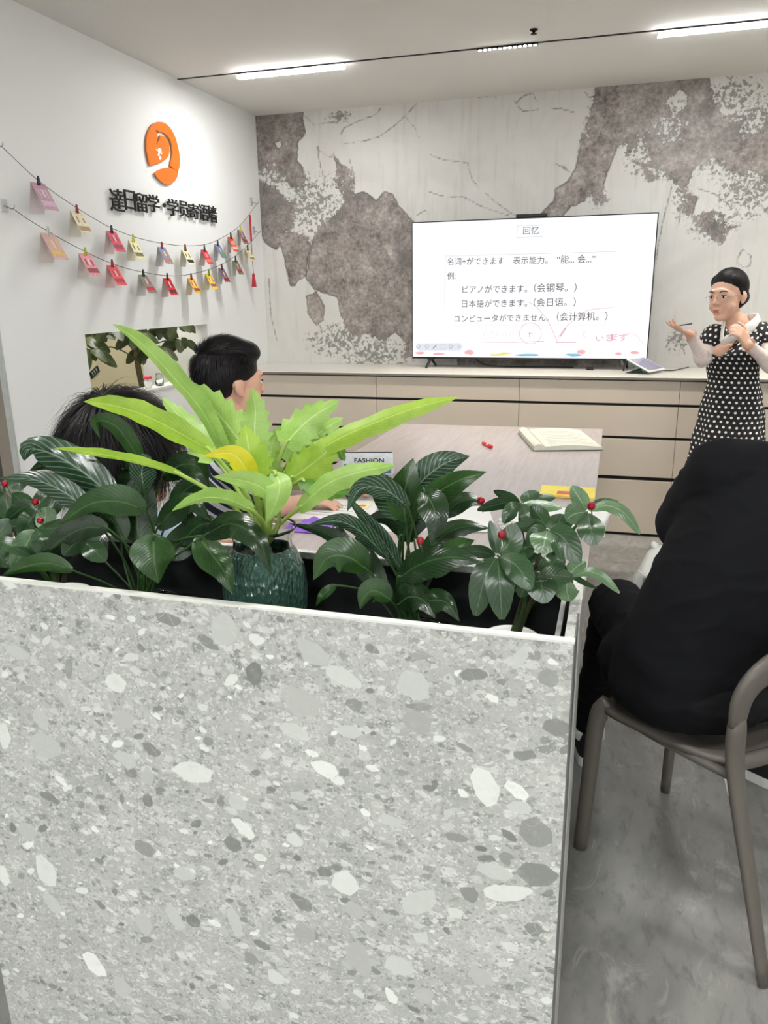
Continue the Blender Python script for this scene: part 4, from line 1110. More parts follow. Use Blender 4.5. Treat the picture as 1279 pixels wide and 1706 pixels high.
# ------------------------------------------------------------------ plants in the box
def leaf_material(name, dark, light, vein, rough=.32, trans=.25, streak=0.0, nveins=16, back=None):
    t = NT(name); uv = t.coord('UV')
    sx = t.n('ShaderNodeSeparateXYZ'); t.l(uv, sx.inputs[0])
    u = t.math('ABSOLUTE', t.math('SUBTRACT', sx.outputs[0], .5)); v = sx.outputs[1]
    n = t.noise(t.coord(), 24, 5, .6)
    col = t.ramp(n, [(.3, dark), (.7, light)])
    # side veins sweeping forward from the midrib
    ph = t.math('SUBTRACT', t.math('MULTIPLY', v, float(nveins)), t.math('MULTIPLY', u, nveins * .55))
    fr = t.math('ABSOLUTE', t.math('SUBTRACT', t.math('FRACT', ph), .5))
    vn = t.math('SUBTRACT', 1.0, t.smooth(fr, .0, .10 + streak * .3))
    col = t.mix(t.math('MULTIPLY', vn, .3 + streak), col, vein)
    mid = t.math('SUBTRACT', 1.0, t.smooth(u, .008, .035))
    col = t.mix(t.math('MULTIPLY', mid, .7), col, vein)
    if back is not None:
        g = t.n('ShaderNodeNewGeometry'); col = t.mix(t.math('MULTIPLY', g.outputs['Backfacing'], .8), col, back)
    t.l(col, t.b.inputs['Base Color']); t.b.inputs['Roughness'].default_value = rough
    t.b.inputs['Specular IOR Level'].default_value = .55
    hgt = t.math('ADD', t.math('MULTIPLY', fr, .6), t.math('MULTIPLY', n, .3)); t.bump(hgt, .25, .0015)
    tr = t.n('ShaderNodeBsdfTranslucent'); t.l(col, tr.inputs[0])
    mx = t.n('ShaderNodeMixShader'); mx.inputs[0].default_value = trans
    t.l(t.b.outputs[0], mx.inputs[1]); t.l(tr.outputs[0], mx.inputs[2]); t.l(mx.outputs[0], t.out.inputs[0])
    return t.m
m_lime = leaf_material('lime_leaf', srgb(138, 178, 78), srgb(172, 208, 112), srgb(206, 228, 160), .4, .35)
m_limeb = leaf_material('bright_lime_leaf', srgb(144, 184, 52), srgb(178, 210, 82), srgb(212, 230, 132), .4, .4)
m_yleaf = leaf_material('yellow_leaf', srgb(214, 206, 30), srgb(236, 226, 60), srgb(246, 240, 150), .4, .45)
m_limed = leaf_material('mid_green_leaf', srgb(64, 112, 32), srgb(98, 148, 52), srgb(150, 190, 100), .4, .35)
m_lily = leaf_material('dark_lily_leaf', srgb(18, 38, 18), srgb(32, 58, 28), srgb(64, 92, 56), .22, .12)
m_lilyg = leaf_material('green_lily_leaf', srgb(30, 60, 24), srgb(50, 86, 36), srgb(86, 120, 68), .26, .2)
m_lilys = leaf_material('striped_lily_leaf', srgb(26, 50, 32), srgb(44, 74, 48), srgb(140, 166, 142), .2, .12, .25, 11)
m_ard = leaf_material('oval_leaf', srgb(30, 54, 30), srgb(50, 80, 46), srgb(88, 116, 80), .28, .15, 0, 9)
m_ardl = leaf_material('pale_oval_leaf', srgb(70, 98, 66), srgb(104, 132, 96), srgb(150, 170, 138), .26, .2, 0, 9)
m_tree = leaf_material('olive_tree_leaf', srgb(44, 56, 26), srgb(70, 84, 40), srgb(110, 120, 74), .35, .2, 0, 10)
m_stemL = mat('lime_stem', srgb(150, 176, 84), .45); m_stemD = mat('dark_green_stem', srgb(46, 74, 34), .45); m_stemB = mat('brown_stem', srgb(62, 58, 40), .6)
PROF = {
    'lance': lambda t: (math.sin(math.pi * t ** .8) ** .85) * (1 - .25 * t),
    'lily': lambda t: math.sin(math.pi * min(1, t * .97 + .03) ** .72) ** .9,
    'oval': lambda t: math.sin(math.pi * (t * .96 + .02) ** 1.05) ** .62,
    'lobed': lambda t: (math.sin(math.pi * (t * .95 + .05) ** .62) ** .75) * (1 + .42 * (((t * 6.0 + .2) % 1.0) ** 1.3 - .55)),
    'strap': lambda t: (math.sin(math.pi * (t * .96 + .04) ** .75) ** .6) * (1 + .08 * math.sin(t * 26)),
}
def leaf_mesh(P, w, kind, roll, fold, wave, n=16, seed=0, twist=0.0):
    n = 37 if kind == 'lobed' else n
    C = bez(P, n); prof = PROF[kind]
    vs = []; uvs = []; fs = []
    cols = (-1, -.72, -.38, 0, .38, .72, 1)
    rnd = random.Random(seed); ph = rnd.random() * 6
    for i, c in enumerate(C):
        t = i / (n - 1)
        tg = (C[min(i + 1, n - 1)] - C[max(i - 1, 0)]).normalized()
        view = (c - CPOS).normalized()
        s = tg.cross(view)
        s = s.normalized() if s.length > .05 else tg.orthogonal().normalized()
        nm = s.cross(tg).normalized()
        a = roll + twist * t
        s2 = s * math.cos(a) + nm * math.sin(a); n2 = s2.cross(tg).normalized()
        hw = max(.0004, w / 2 * prof(t))
        for k in cols:
            d = fold * abs(k) * hw + wave * w * math.sin(ph + t * 11 + (2 if k > 0 else 0)) * k * k * math.sin(math.pi * t)
            vs.append(c + s2 * (hw * k) + n2 * d); uvs.append((.5 + .5 * k, t))
    m = len(cols)
    for i in range(n - 1):
        for k in range(m - 1): fs.append((i * m + k, i * m + k + 1, (i + 1) * m + k + 1, (i + 1) * m + k))
    return M().add(vs, fs, 0, uvs)
_seed = [0]
def leaf(plant, pix, wpx, m, kind='lily', roll=0.0, fold=.18, wave=.03, crown=None, stem=None, sm=None, sr=.0022, n=16, twist=0.0, name='leaf'):
    """leaf through measured points (photo x, y and its own depth), base first"""
    _seed[0] += 1
    P = [on_y(x, y, Y) for x, y, Y in pix]
    w = wpx / px_per_m(P[len(P) // 2])
    o = obj(name, leaf_mesh(P, w, kind, roll, fold, wave, n, _seed[0], twist), m, plant, True)
    if crown is not None:
        C = Vector(crown); b = P[0]; d = (P[1] - P[0]).normalized()
        L = (b - C).length
        mid = C.lerp(b, .55) + Vector((0, 0, .06 * L)) - d * (.12 * L)
        obj('stem', M().tube(bez([C, mid, b, b + d * .01], 10), [sr * 1.3] * 3 + [sr] * 4 + [sr * .8] * 3, 6), sm or m_stemD, plant, True)
    return o

def glass_material(name, tint, rough=.05, bump=0.0, trans=1.0):
    t = NT(name); b = t.b
    b.inputs['Base Color'].default_value = tint; b.inputs['Roughness'].default_value = rough
    b.inputs['Transmission Weight'].default_value = trans; b.inputs['IOR'].default_value = 1.45
    nz = t.noise(t.coord(), 60, 3)
    if bump:
        mp = t.n('ShaderNodeMapping'); mp.inputs['Scale'].default_value = (1, 1, .45); t.l(t.coord(), mp.inputs[0])
        v = t.n('ShaderNodeTexVoronoi', feature='F1'); v.inputs['Scale'].default_value = 190; t.l(mp.outputs[0], v.inputs['Vector'])
        t.bump(v.outputs['Distance'], bump, .004)
    else: t.l(t.ramp(nz, [(.3, tuple(v * .96 for v in tint[:3])), (.7, tint)]), b.inputs['Base Color'])
    return t.m
m_clearglass = glass_material('clear_glass', (.93, .96, .94, 1), .03)
m_vase = glass_material('crackled_green_glass', srgb(66, 98, 86), .1, 1.0, .3)
m_soil = mat('dark_soil', srgb(44, 36, 28), .9, var=.4, scale=160, bump=.6)
m_pot = mat('white_ceramic', srgb(214, 214, 208), .2)

# --- lime philodendron in a crackled glass vase
VY = 1.105
vb = on_y(437, 900, VY); vc = (vb.x, VY)
k_ = px_per_m((vb.x, VY, .98))
zr = on_y(433, 878, VY - .0).z
rv = thing('glass_vase', 'bulbous crackled dark green glass vase with clear rim in the plant box', 'vase', (vc[0], vc[1], LZ + .0005))
R0 = 66 / k_
zb_ = LZ + .001
H = zr - zb_
prof = [(.030, 0), (R0 * .7, .008), (R0 * .92, H * .25), (R0 * 1.03, H * .45), (R0 * 1.07, H * .62), (R0 * 1.0, H * .76), (R0 * .86, H * .84), (R0 * .74, H * .88)]
obj('body', M().lathe([(0, 0)] + prof + [(r - .004, z) for r, z in prof[::-1][:-2]] + [(.02, .01), (0, .01)], 40, (vc[0], vc[1], zb_)), m_vase, rv, True)
obj('rim', M().lathe([(R0 * .74, H * .882), (R0 * .72, H * .93), (R0 * .82, H * .985), (R0 * .86, H), (R0 * .85, H + .003), (R0 * .80, H - .002), (R0 * .69, H * .93), (R0 * .70, H * .882)], 40, (vc[0], vc[1], zb_)), m_clearglass, rv, True)
ph = thing('philodendron_plant', 'bright lime green philodendron with lobed leaves standing in the crackled vase', 'plant', (vc[0], vc[1], zb_ + .02))
CRW = Vector((vc[0] + .004, VY, zr - .035))
rb = M()
for k in range(9):
    a = k * .7; rb.tube(bez([CRW + Vector((.008 * math.cos(a), .008 * math.sin(a), 0)), CRW + Vector((.02 * math.cos(a), .02 * math.sin(a), -.06)), (vc[0] + .03 * math.cos(a + .4), VY + .03 * math.sin(a + .4), zb_ + .025)], 8), .0022, 5)
obj('roots', rb, m_stemB, ph, True)
LK = dict(crown=CRW, sm=m_stemL, sr=.0034)
leaf(ph, [(378, 768, 1.12), (340, 690, 1.13), (290, 630, 1.13), (235, 572, 1.12), (188, 540, 1.11)], 42, m_lime, 'strap', .75, .35, .03, **LK)
leaf(ph, [(352, 752, 1.06), (300, 722, 1.05), (240, 692, 1.04), (190, 676, 1.03), (140, 669, 1.03)], 46, m_limeb, 'strap', .5, .3, .04, **LK)
leaf(ph, [(300, 790, 1.03), (240, 771, 1.01), (180, 759, 1.0), (130, 752, 1.0), (91, 747, 1.0)], 24, m_limeb, 'strap', .9, .3, .03, **LK)
leaf(ph, [(405, 742, 1.14), (372, 700, 1.16), (340, 665, 1.17), (306, 635, 1.18)], 66, m_lime, 'lobed', .35, .2, .03, **LK)
leaf(ph, [(360, 765, 1.12), (330, 730, 1.14), (300, 695, 1.15), (270, 662, 1.16)], 52, m_lime, 'lobed', -.2, .2, .03, **LK)
leaf(ph, [(424, 752, 1.12), (424, 715, 1.13), (425, 680, 1.14), (420, 646, 1.14)], 56, m_lime, 'lobed', .3, .22, .03, **LK)
leaf(ph, [(474, 742, 1.12), (500, 712, 1.14), (530, 688, 1.15), (565, 668, 1.16)], 66, m_lime, 'lobed', .35, .22, .03, **LK)
leaf(ph, [(492, 776, 1.10), (560, 733, 1.09), (630, 702, 1.08), (700, 677, 1.08), (762, 662, 1.08)], 40, m_limeb, 'strap', .5, .28, .03, **LK)
leaf(ph, [(480, 772, 1.13), (510, 740, 1.15), (540, 715, 1.16), (572, 696, 1.17)], 62, m_lime, 'lobed', .35, .22, .03, **LK)
leaf(ph, [(424, 800, 1.05), (418, 768, 1.04), (413, 740, 1.04), (408, 708, 1.05)], 72, m_limeb, 'lobed', .1, .22, .03, **LK)
leaf(ph, [(420, 812, 1.05), (408, 780, 1.03), (385, 756, 1.02), (338, 760, 1.01)], 46, m_yleaf, 'lance', .3, .2, .03, **LK)
leaf(ph, [(496, 848, 1.06), (545, 806, 1.04), (600, 786, 1.03), (658, 775, 1.03)], 42, m_lime, 'strap', .45, .25, .04, **LK)
leaf(ph, [(482, 800, 1.09), (510, 780, 1.09), (540, 756, 1.09), (566, 728, 1.1)], 70, m_limeb, 'lobed', .2, .22, .04, **LK)
leaf(ph, [(456, 786, 1.03), (466, 808, 1.01), (458, 840, 1.0), (443, 872, 1.0)], 44, m_lime, 'lily', .2, .25, .04, **LK)
leaf(ph, [(462, 838, 1.02), (435, 812, 1.0), (400, 800, 1.0), (355, 794, 1.0)], 46, m_lime, 'lance', .4, .25, .05, **LK)
leaf(ph, [(420, 850, 1.03), (380, 832, 1.01), (335, 830, 1.0), (287, 851, 1.0)], 36, m_lime, 'strap', .8, .25, .04, **LK)
leaf(ph, [(540, 730, 1.15), (556, 742, 1.16), (566, 752, 1.16), (574, 768, 1.16)], 40, m_limed, 'lobed', .4, .2, .05, **LK)
leaf(ph, [(500, 800, 1.08), (530, 815, 1.06), (560, 822, 1.06), (590, 818, 1.06)], 30, m_limed, 'lobed', .5, .2, .05, **LK)
leaf(ph, [(440, 830, 1.08), (425, 800, 1.09), (400, 780, 1.1), (372, 776, 1.1)], 44, m_limed, 'lobed', .4, .2, .05, **LK)
leaf(ph, [(456, 790, 1.13), (450, 762, 1.14), (455, 735, 1.15), (470, 708, 1.16)], 46, m_lime, 'lobed', -.3, .2, .05, **LK)

def pot(label, cx, cy, rad, h, m=m_clearglass, name='glass_pot'):
    r = thing(name, label, 'pot', (cx, cy, LZ + .0005))
    pf = [(rad * .72, 0), (rad * .8, .006), (rad * .95, h * .6), (rad, h - .004), (rad, h), (rad - .004, h), (rad * .95 - .004, h * .6), (rad * .74, .008), (0, .008)]
    obj('body', M().lathe([(0, 0)] + pf, 32, (cx, cy, LZ + .0008)), m, r, True)
    obj('rim', M().lathe([(rad + .0005, h - .006), (rad + .004, h - .004), (rad + .004, h + .001), (rad + .0005, h + .002), (rad - .004, h + .001), (rad - .004, h - .006)], 32, (cx, cy, LZ + .0008)), m_pot if m is not m_clearglass else m, r, True)
    return r
# --- peace lily with dark leaves left of the vase
c2 = on_z(238, 1000, .93); c2.y = 1.10; c2.x = on_y(238, 1000, 1.10).x
pot('glass pot of the dark peace lily left of the vase', c2.x, c2.y, .062, .12)
pl = thing('peace_lily', 'dark glossy peace lily with drooping leaves left of the glass vase', 'plant', (c2.x, c2.y, LZ + .012))
obj('soil', M().lathe([(0, .10), (.05, .1), (.052, .09), (.043, .012), (0, .012)], 24, (c2.x, c2.y, LZ)), m_soil, pl, True)
CL = Vector((c2.x, c2.y, LZ + .098))
def crown(C, s, r=.02): 
    rr = random.Random(s); return C + Vector(((rr.random() - .5) * 2 * r, (rr.random() - .5) * 2 * r, 0))
D = [
 ([(196, 838, 1.1), (150, 795, 1.09), (95, 760, 1.08), (50, 748, 1.08), (40, 768, 1.08)], 62, m_lilys, .25),
 ([(150, 855, 1.05), (110, 822, 1.04), (60, 800, 1.03), (0, 797, 1.02)], 44, m_lilys, .3),
 ([(190, 840, 1.14), (140, 800, 1.14), (85, 775, 1.14), (48, 785, 1.14)], 40, m_lily, .5),
 ([(242, 850, 1.03), (200, 836, 1.01), (150, 840, 1.0), (98, 874, .995)], 56, m_lilyg, .35),
 ([(234, 772, 1.13), (218, 742, 1.12), (190, 708, 1.11), (160, 702, 1.1), (166, 730, 1.1)], 36, m_lilyg, .55),
 ([(270, 795, 1.14), (300, 775, 1.13), (330, 778, 1.12), (348, 812, 1.12)], 48, m_lily, .3),
 ([(240, 815, 1.09), (236, 790, 1.08), (240, 770, 1.08), (252, 762, 1.08)], 46, m_lilys, .3),
 ([(232, 905, 1.08), (228, 860, 1.09), (232, 815, 1.1), (242, 780, 1.11)], 66, m_lily, .3),
 ([(330, 893, 1.02), (350, 920, 1.0), (372, 950, .99), (388, 990, .985)], 56, m_lilyg, .3),
 ([(255, 890, 1.0), (256, 918, .99), (258, 942, .985), (264, 972, .985)], 76, m_lilyg, .2),
 ([(340, 892, 1.0), (385, 872, .99), (430, 900, .985), (452, 958, .985)], 52, m_lily, .45),
 ([(262, 880, 1.06), (290, 850, 1.06), (320, 838, 1.05), (352, 868, 1.05)], 46, m_lily, .4),
 ([(180, 880, 1.04), (140, 880, 1.02), (95, 905, 1.0), (60, 950, 1.0)], 44, m_lily, .3),
 ([(120, 950, 1.0), (80, 938, .99), (40, 945, .985), (0, 962, .98)], 34, m_lilyg, .4),
 ([(200, 830, 1.16), (215, 800, 1.17), (220, 780, 1.17), (205, 755, 1.17)], 44, m_lily, .3),
 ([(285, 850, 1.16), (305, 820, 1.17), (330, 805, 1.17), (362, 812, 1.17)], 46, m_lily, .5),
 ([(300, 905, 1.05), (325, 880, 1.05), (350, 872, 1.05), (375, 890, 1.05)], 40, m_lily, .4),
 ([(205, 900, 1.06), (190, 870, 1.06), (165, 855, 1.06), (135, 870, 1.06)], 48, m_lily, .5),
 ([(280, 930, 1.08), (300, 905, 1.1), (315, 880, 1.12), (318, 850, 1.13)], 52, m_lily, .2),
 ([(170, 930, 1.08), (150, 900, 1.1), (140, 870, 1.12), (138, 838, 1.13)], 54, m_lily, .2),
]
for i, (px_, w, m_, rl) in enumerate(D): leaf(pl, px_, w, m_, 'lily', rl, .22, .03, crown=crown(CL, i), sr=.0019)
# --- peace lily right of the vase
c4 = on_y(690, 1035, 1.105)
pot('glass pot of the peace lily right of the vase', c4.x, 1.105, .062, .12)
pl = thing('peace_lily', 'peace lily with broad striped leaves right of the glass vase', 'plant', (c4.x, 1.105, LZ + .012))
obj('soil', M().lathe([(0, .10), (.05, .1), (.052, .09), (.043, .012), (0, .012)], 24, (c4.x, 1.105, LZ)), m_soil, pl, True)
CL = Vector((c4.x, 1.105, LZ + .098))
D = [
 ([(676, 870, 1.08), (672, 835, 1.07), (678, 800, 1.07), (688, 763, 1.08)], 64, m_lilyg, .15),
 ([(690, 815, 1.13), (715, 790, 1.14), (745, 770, 1.15), (782, 760, 1.16)], 56, m_lilys, -.15),
 ([(690, 860, 1.09), (725, 824, 1.08), (765, 800, 1.07), (810, 786, 1.07)], 50, m_lilyg, .35),
 ([(702, 818, 1.04), (718, 836, 1.02), (726, 868, 1.01), (718, 908, 1.005)], 54, m_lily, .1),
 ([(668, 862, 1.12), (650, 832, 1.13), (632, 806, 1.14), (610, 776, 1.15)], 56, m_lilys, .2),
 ([(680, 845, 1.05), (640, 815, 1.03), (600, 815, 1.02), (578, 852, 1.02)], 42, m_lilys, .5),
 ([(668, 950, 1.08), (640, 905, 1.08), (610, 868, 1.08), (572, 820, 1.09)], 32, m_lilys, .5),
 ([(612, 950, 1.02), (580, 928, 1.0), (545, 930, .99), (522, 966, .985)], 62, m_lilyg, .2),
 ([(662, 965, 1.02), (700, 940, 1.0), (750, 928, .99), (806, 936, .985)], 58, m_lily, .3),
 ([(640, 960, 1.1), (590, 920, 1.12), (545, 890, 1.13), (482, 872, 1.13)], 36, m_lily, .5),
 ([(645, 930, 1.06), (600, 885, 1.05), (560, 868, 1.05), (510, 876, 1.05)], 34, m_lilys, .6),
 ([(650, 1000, 1.0), (628, 985, .99), (610, 990, .985), (600, 1015, .985)], 44, m_lilyg, .3),
 ([(700, 1010, 1.0), (720, 1000, .99), (745, 1005, .985), (765, 1035, .985)], 44, m_lily, .3),
 ([(560, 975, 1.05), (545, 985, 1.04), (535, 995, 1.03), (526, 1010, 1.03)], 18, m_lilyg, .2),
 ([(660, 1010, 1.02), (680, 995, 1.0), (705, 1000, .99), (725, 1030, .985)], 54, m_lily, .2),
 ([(738, 860, 1.12), (762, 838, 1.12), (785, 832, 1.12), (806, 842, 1.12)], 36, m_lily, .4),
 ([(700, 930, 1.1), (735, 895, 1.12), (770, 878, 1.13), (815, 880, 1.13)], 44, m_lily, .4),
 ([(690, 900, 1.14), (668, 875, 1.15), (640, 862, 1.16), (600, 870, 1.16)], 40, m_lily, .3),
 ([(665, 900, 1.1), (690, 868, 1.1), (712, 850, 1.1), (745, 846, 1.1)], 44, m_lily, .3),
 ([(720, 960, 1.06), (740, 930, 1.07), (765, 910, 1.08), (790, 900, 1.08)], 46, m_lilyg, .3),
 ([(640, 985, 1.06), (615, 950, 1.07), (600, 915, 1.08), (602, 880, 1.08)], 46, m_lily, .2),
 ([(590, 950, 1.1), (575, 920, 1.12), (562, 890, 1.13), (566, 862, 1.14)], 40, m_lily, .3),
]
for i, (px_, w, m_, rl) in enumerate(D): leaf(pl, px_, w, m_, 'lily', rl, .22, .03, crown=crown(CL, i + 40), sr=.0019)
# --- berry shrubs with oval leaves
m_berry = mat('red_berry', srgb(132, 10, 24), .12, var=.15, scale=60)
def berry_shrub(label, potlabel, crown_px, Yc, branches, berries, prad=.04):
    c = on_y(crown_px[0], crown_px[1], Yc)
    pot(potlabel, c.x, Yc, prad, .13, m_pot, 'ceramic_pot')
    r = thing('berry_shrub', label, 'plant', (c.x, Yc, LZ + .012))
    obj('soil', M().lathe([(0, .116), (prad - .008, .116), (prad - .008, .11), (prad * .7, .012), (0, .012)], 20, (c.x, Yc, LZ)), m_soil, r, True)
    base = Vector((c.x, Yc, LZ + .114))
    for k, (path, leaves) in enumerate(branches):
        P = [base + Vector((.004 * (k % 3 - 1), .004 * (k % 2), 0))] + [on_y(*q) for q in path]
        obj('branch', M().tube(bez(P, 14), [.0042 - .0024 * i / 13 for i in range(14)], 6), m_stemD if k % 2 else m_stemB, r, True)
        tip = path[-1]
        for (pts, w, m_, rl) in leaves:
            leaf(r, [(tip[0] + .12 * (pts[0][0] - tip[0]), tip[1] + .12 * (pts[0][1] - tip[1]), tip[2])] + pts, w, m_, 'oval', rl, .12, .02, n=10)
    for (bx, by, bY) in berries:
        p = on_y(bx, by, bY)
        b_ = obj('berry', M().ell(p, .0058, 14, 10), m_berry, r, True)
        obj('berry_stalk', M().tube([p + Vector((0, .004, -.005)), p + Vector((.002, .008, -.02))], .0009, 5), m_stemD, b_)
    return r
A, B_ = m_ard, m_ardl
berry_shrub('berry shrub with oval leaves and red berries at the open end of the box', 'white pot of the berry shrub at the open end of the box', (852, 1040), 1.105, [
  ([(878, 960, 1.1), (866, 870, 1.11), (868, 838, 1.11)], [([(848, 830, 1.12), (822, 818, 1.13)], 20, A, .4), ([(880, 828, 1.13), (898, 820, 1.14)], 22, A, .3), ([(852, 850, 1.09), (838, 872, 1.08)], 26, A, .2), ([(878, 856, 1.08), (888, 876, 1.07)], 28, A, .2), ([(900, 842, 1.11), (936, 846, 1.11)], 22, B_, .5), ([(838, 838, 1.12), (795, 850, 1.12)], 24, A, .4), ([(896, 832, 1.14), (925, 828, 1.15)], 20, A, .4)]),
  ([(886, 960, 1.1), (940, 900, 1.09), (978, 852, 1.09)], [([(966, 832, 1.1), (952, 810, 1.11)], 30, B_, .2), ([(958, 856, 1.08), (942, 866, 1.07)], 38, B_, .3), ([(984, 880, 1.06), (990, 908, 1.05)], 46, A, .1), ([(1010, 842, 1.1), (1040, 855, 1.1), (1066, 890, 1.1)], 24, B_, .4), ([(1000, 838, 1.12), (1030, 836, 1.13)], 18, A, .4)]),
  ([(880, 980, 1.08), (900, 920, 1.06), (912, 882, 1.05)], [([(908, 898, 1.03), (902, 922, 1.02)], 52, B_, .0), ([(938, 896, 1.04), (965, 938, 1.03)], 46, A, .15), ([(888, 876, 1.05), (848, 880, 1.05)], 26, A, .4), ([(900, 862, 1.07), (884, 842, 1.08)], 32, A, .3), ([(930, 872, 1.08), (955, 868, 1.09)], 36, A, .3), ([(926, 904, 1.03), (938, 936, 1.02)], 20, A, .5), ([(896, 890, 1.04), (880, 912, 1.04)], 34, A, .3)]),
  ([(874, 1000, 1.06), (850, 950, 1.03), (828, 925, 1.02)], [([(808, 962, 1.0), (792, 1026, .99)], 48, A, .1), ([(832, 968, 1.0), (836, 1032, .99)], 50, A, .1), ([(862, 944, 1.0), (884, 982, .99)], 46, A, .2), ([(824, 900, 1.03), (816, 868, 1.04)], 22, A, .3), ([(848, 905, 1.04), (856, 872, 1.05)], 44, A, .2), ([(802, 920, 1.03), (765, 916, 1.03)], 24, A, .4), ([(870, 915, 1.06), (888, 905, 1.07)], 36, A, .3)]),
  ([(884, 1000, 1.08), (892, 975, 1.06), (896, 955, 1.05)], [([(902, 975, 1.03), (908, 1005, 1.02)], 52, A, .1), ([(880, 968, 1.03), (866, 995, 1.03)], 40, A, .2), ([(925, 958, 1.06), (955, 962, 1.07)], 34, A, .4), ([(890, 940, 1.08), (880, 922, 1.09)], 36, A, .3), ([(920, 940, 1.08), (935, 918, 1.09)], 38, A, .2)]),
  ([(888, 1000, 1.1), (925, 975, 1.1), (946, 962, 1.1)], [([(958, 946, 1.11), (975, 935, 1.12)], 30, B_, .3), ([(980, 952, 1.1), (1005, 962, 1.1), (1032, 988, 1.1)], 20, B_, .5), ([(944, 980, 1.08), (948, 1002, 1.07)], 44, B_, .3), ([(930, 950, 1.11), (912, 938, 1.12)], 30, A, .3), ([(952, 958, 1.1), (972, 970, 1.1), (994, 980, 1.1)], 12, A, .6)]),
], [(801, 834, 1.09), (836, 891, 1.0), (985, 843, 1.07), (700, 901, .995), (826, 880, 1.0)][:4])
berry_shrub('berry shrub with oval leaves and red berries at the corridor end of the box', 'white pot of the berry shrub at the corridor end of the box', (100, 990), 1.08, [
  ([(90, 930, 1.07), (70, 880, 1.05), (60, 850, 1.04)], [([(40, 845, 1.04), (10, 868, 1.04)], 30, A, .3), ([(80, 846, 1.05), (108, 832, 1.06)], 34, A, .3), ([(50, 868, 1.02), (35, 895, 1.02)], 38, A, .2), ([(72, 832, 1.06), (85, 812, 1.07)], 32, A, .2), ([(40, 838, 1.06), (20, 822, 1.07)], 30, A, .2)]),
  ([(80, 940, 1.05), (66, 910, 1.03), (60, 880, 1.02)], [([(45, 905, 1.0), (20, 950, .995)], 40, B_, .2), ([(76, 860, 1.03), (74, 845, 1.03)], 34, B_, .2), ([(40, 876, 1.02), (5, 880, 1.02)], 30, A, .4), ([(90, 880, 1.02), (118, 872, 1.03)], 32, A, .4), ([(70, 900, 1.0), (78, 935, 1.0)], 34, A, .3)]),
  ([(70, 950, 1.06), (30, 900, 1.05), (8, 820, 1.06)], [([(25, 806, 1.07), (48, 800, 1.08)], 30, A, .3), ([(0, 840, 1.05), (-8, 870, 1.05)], 36, A, .2), ([(-12, 815, 1.06), (-40, 830, 1.06)], 34, A, .3), ([(14, 850, 1.05), (30, 875, 1.05)], 32, A, .3)]),
  ([(70, 955, 1.05), (20, 930, 1.02), (-20, 900, 1.0)], [([(-5, 920, 1.0), (15, 945, 1.0)], 34, A, .3), ([(0, 885, 1.01), (15, 865, 1.02)], 34, A, .3), ([(-40, 910, 1.0), (-60, 940, 1.0)], 34, A, .3), ([(10, 905, .99), (50, 925, .99)], 28, A, .4)]),
  ([(110, 950, 1.05), (130, 920, 1.04), (140, 900, 1.03)], [([(125, 905, 1.02), (105, 925, 1.0)], 38, A, .3), ([(150, 890, 1.03), (160, 870, 1.04)], 34, A, .3), ([(155, 915, 1.01), (175, 935, 1.0)], 38, A, .3), ([(130, 885, 1.04), (120, 862, 1.05)], 34, A, .3)]),
], [(67, 867, .995), (59, 836, 1.02), (8, 806, 1.04)], .05)

# ------------------------------------------------------------------ money tree and glass things beyond the wall opening
tx, ty = -3.02, 4.48
tp = thing('potted_tree', 'tall potted tree with olive leaves beyond the wall opening', 'plant', (tx, ty, 0))
obj('planter_pot', M().lathe([(0, 0), (.12, 0), (.16, .3), (.165, .32), (.15, .32), (.145, .28), (0, .28)], 28, (tx, ty, .0008)), m_pot, tp, True)
obj('trunk', M().tube(bez([(tx, ty, .28), (tx + .02, ty + .01, .7), (tx - .01, ty, 1.05), (tx + .01, ty + .02, 1.4)], 16), [.025 - .0006 * i for i in range(16)], 8), mat('bark', srgb(96, 84, 62), .8, var=.3, scale=60, bump=.4), tp, True)
rnd = random.Random(3)
for k in range(18):
    z0 = 1.0 + .02 * k; a = k * 2.4; L = .2 + .2 * rnd.random()
    e = Vector((tx + L * math.cos(a) * .6, ty + L * math.sin(a) * 1.3, z0 + .06 + .1 * rnd.random()))
    obj('twig', M().tube(bez([(tx, ty, z0), Vector((tx, ty, z0)).lerp(e, .5) + Vector((0, 0, .05)), e], 8), .0045, 5), m_stemD, tp, True)
    for j in range(6):
        b = j * 1.05 + k; d = Vector((math.cos(b), math.sin(b), -.35 - .4 * rnd.random())).normalized(); l_ = .12 + .07 * rnd.random()
        P = [e, e + d * l_ * .5 + Vector((0, 0, .02)), e + d * l_]
        obj('leaf', leaf_mesh(P, l_ * .42, 'oval', .2 + .5 * rnd.random(), .15, .02, 8, k * 10 + j), m_tree, tp, True)
SZ = OZ0 + .0125
g0 = on_x(330, 612, XL - .035); gy = g0.y
gb = thing('glass_bowl_vase', 'round clear glass bowl with small purple flowers on the opening sill', 'vase', (XL - .035, gy, SZ))
obj('bowl', M().lathe([(.0, 0), (.03, 0), (.052, .02), (.062, .055), (.05, .1), (.04, .115), (.038, .115), (.048, .1), (.059, .055), (.05, .022), (.028, .004), (0, .004)], 32, (XL - .035, gy, SZ + .0005)), m_clearglass, gb, True)
for k in range(7):
    a = k * 2.1; p = Vector((XL - .035 + .022 * math.cos(a), gy + .024 * math.sin(a), SZ + .05 + .01 * (k % 3)))
    f_ = obj('flower', M().ell(p, (.012, .012, .009), 10, 7), mat('purple_petals', srgb(158, 110, 168), .7), gb, True)
    obj('flower_stem', M().tube([p - Vector((0, 0, .006)), Vector((XL - .035 + .008 * math.cos(a), gy + .008 * math.sin(a), SZ + .008))], .0012, 5), m_stemD, f_)
g1 = on_x(266, 640, XL - .035)
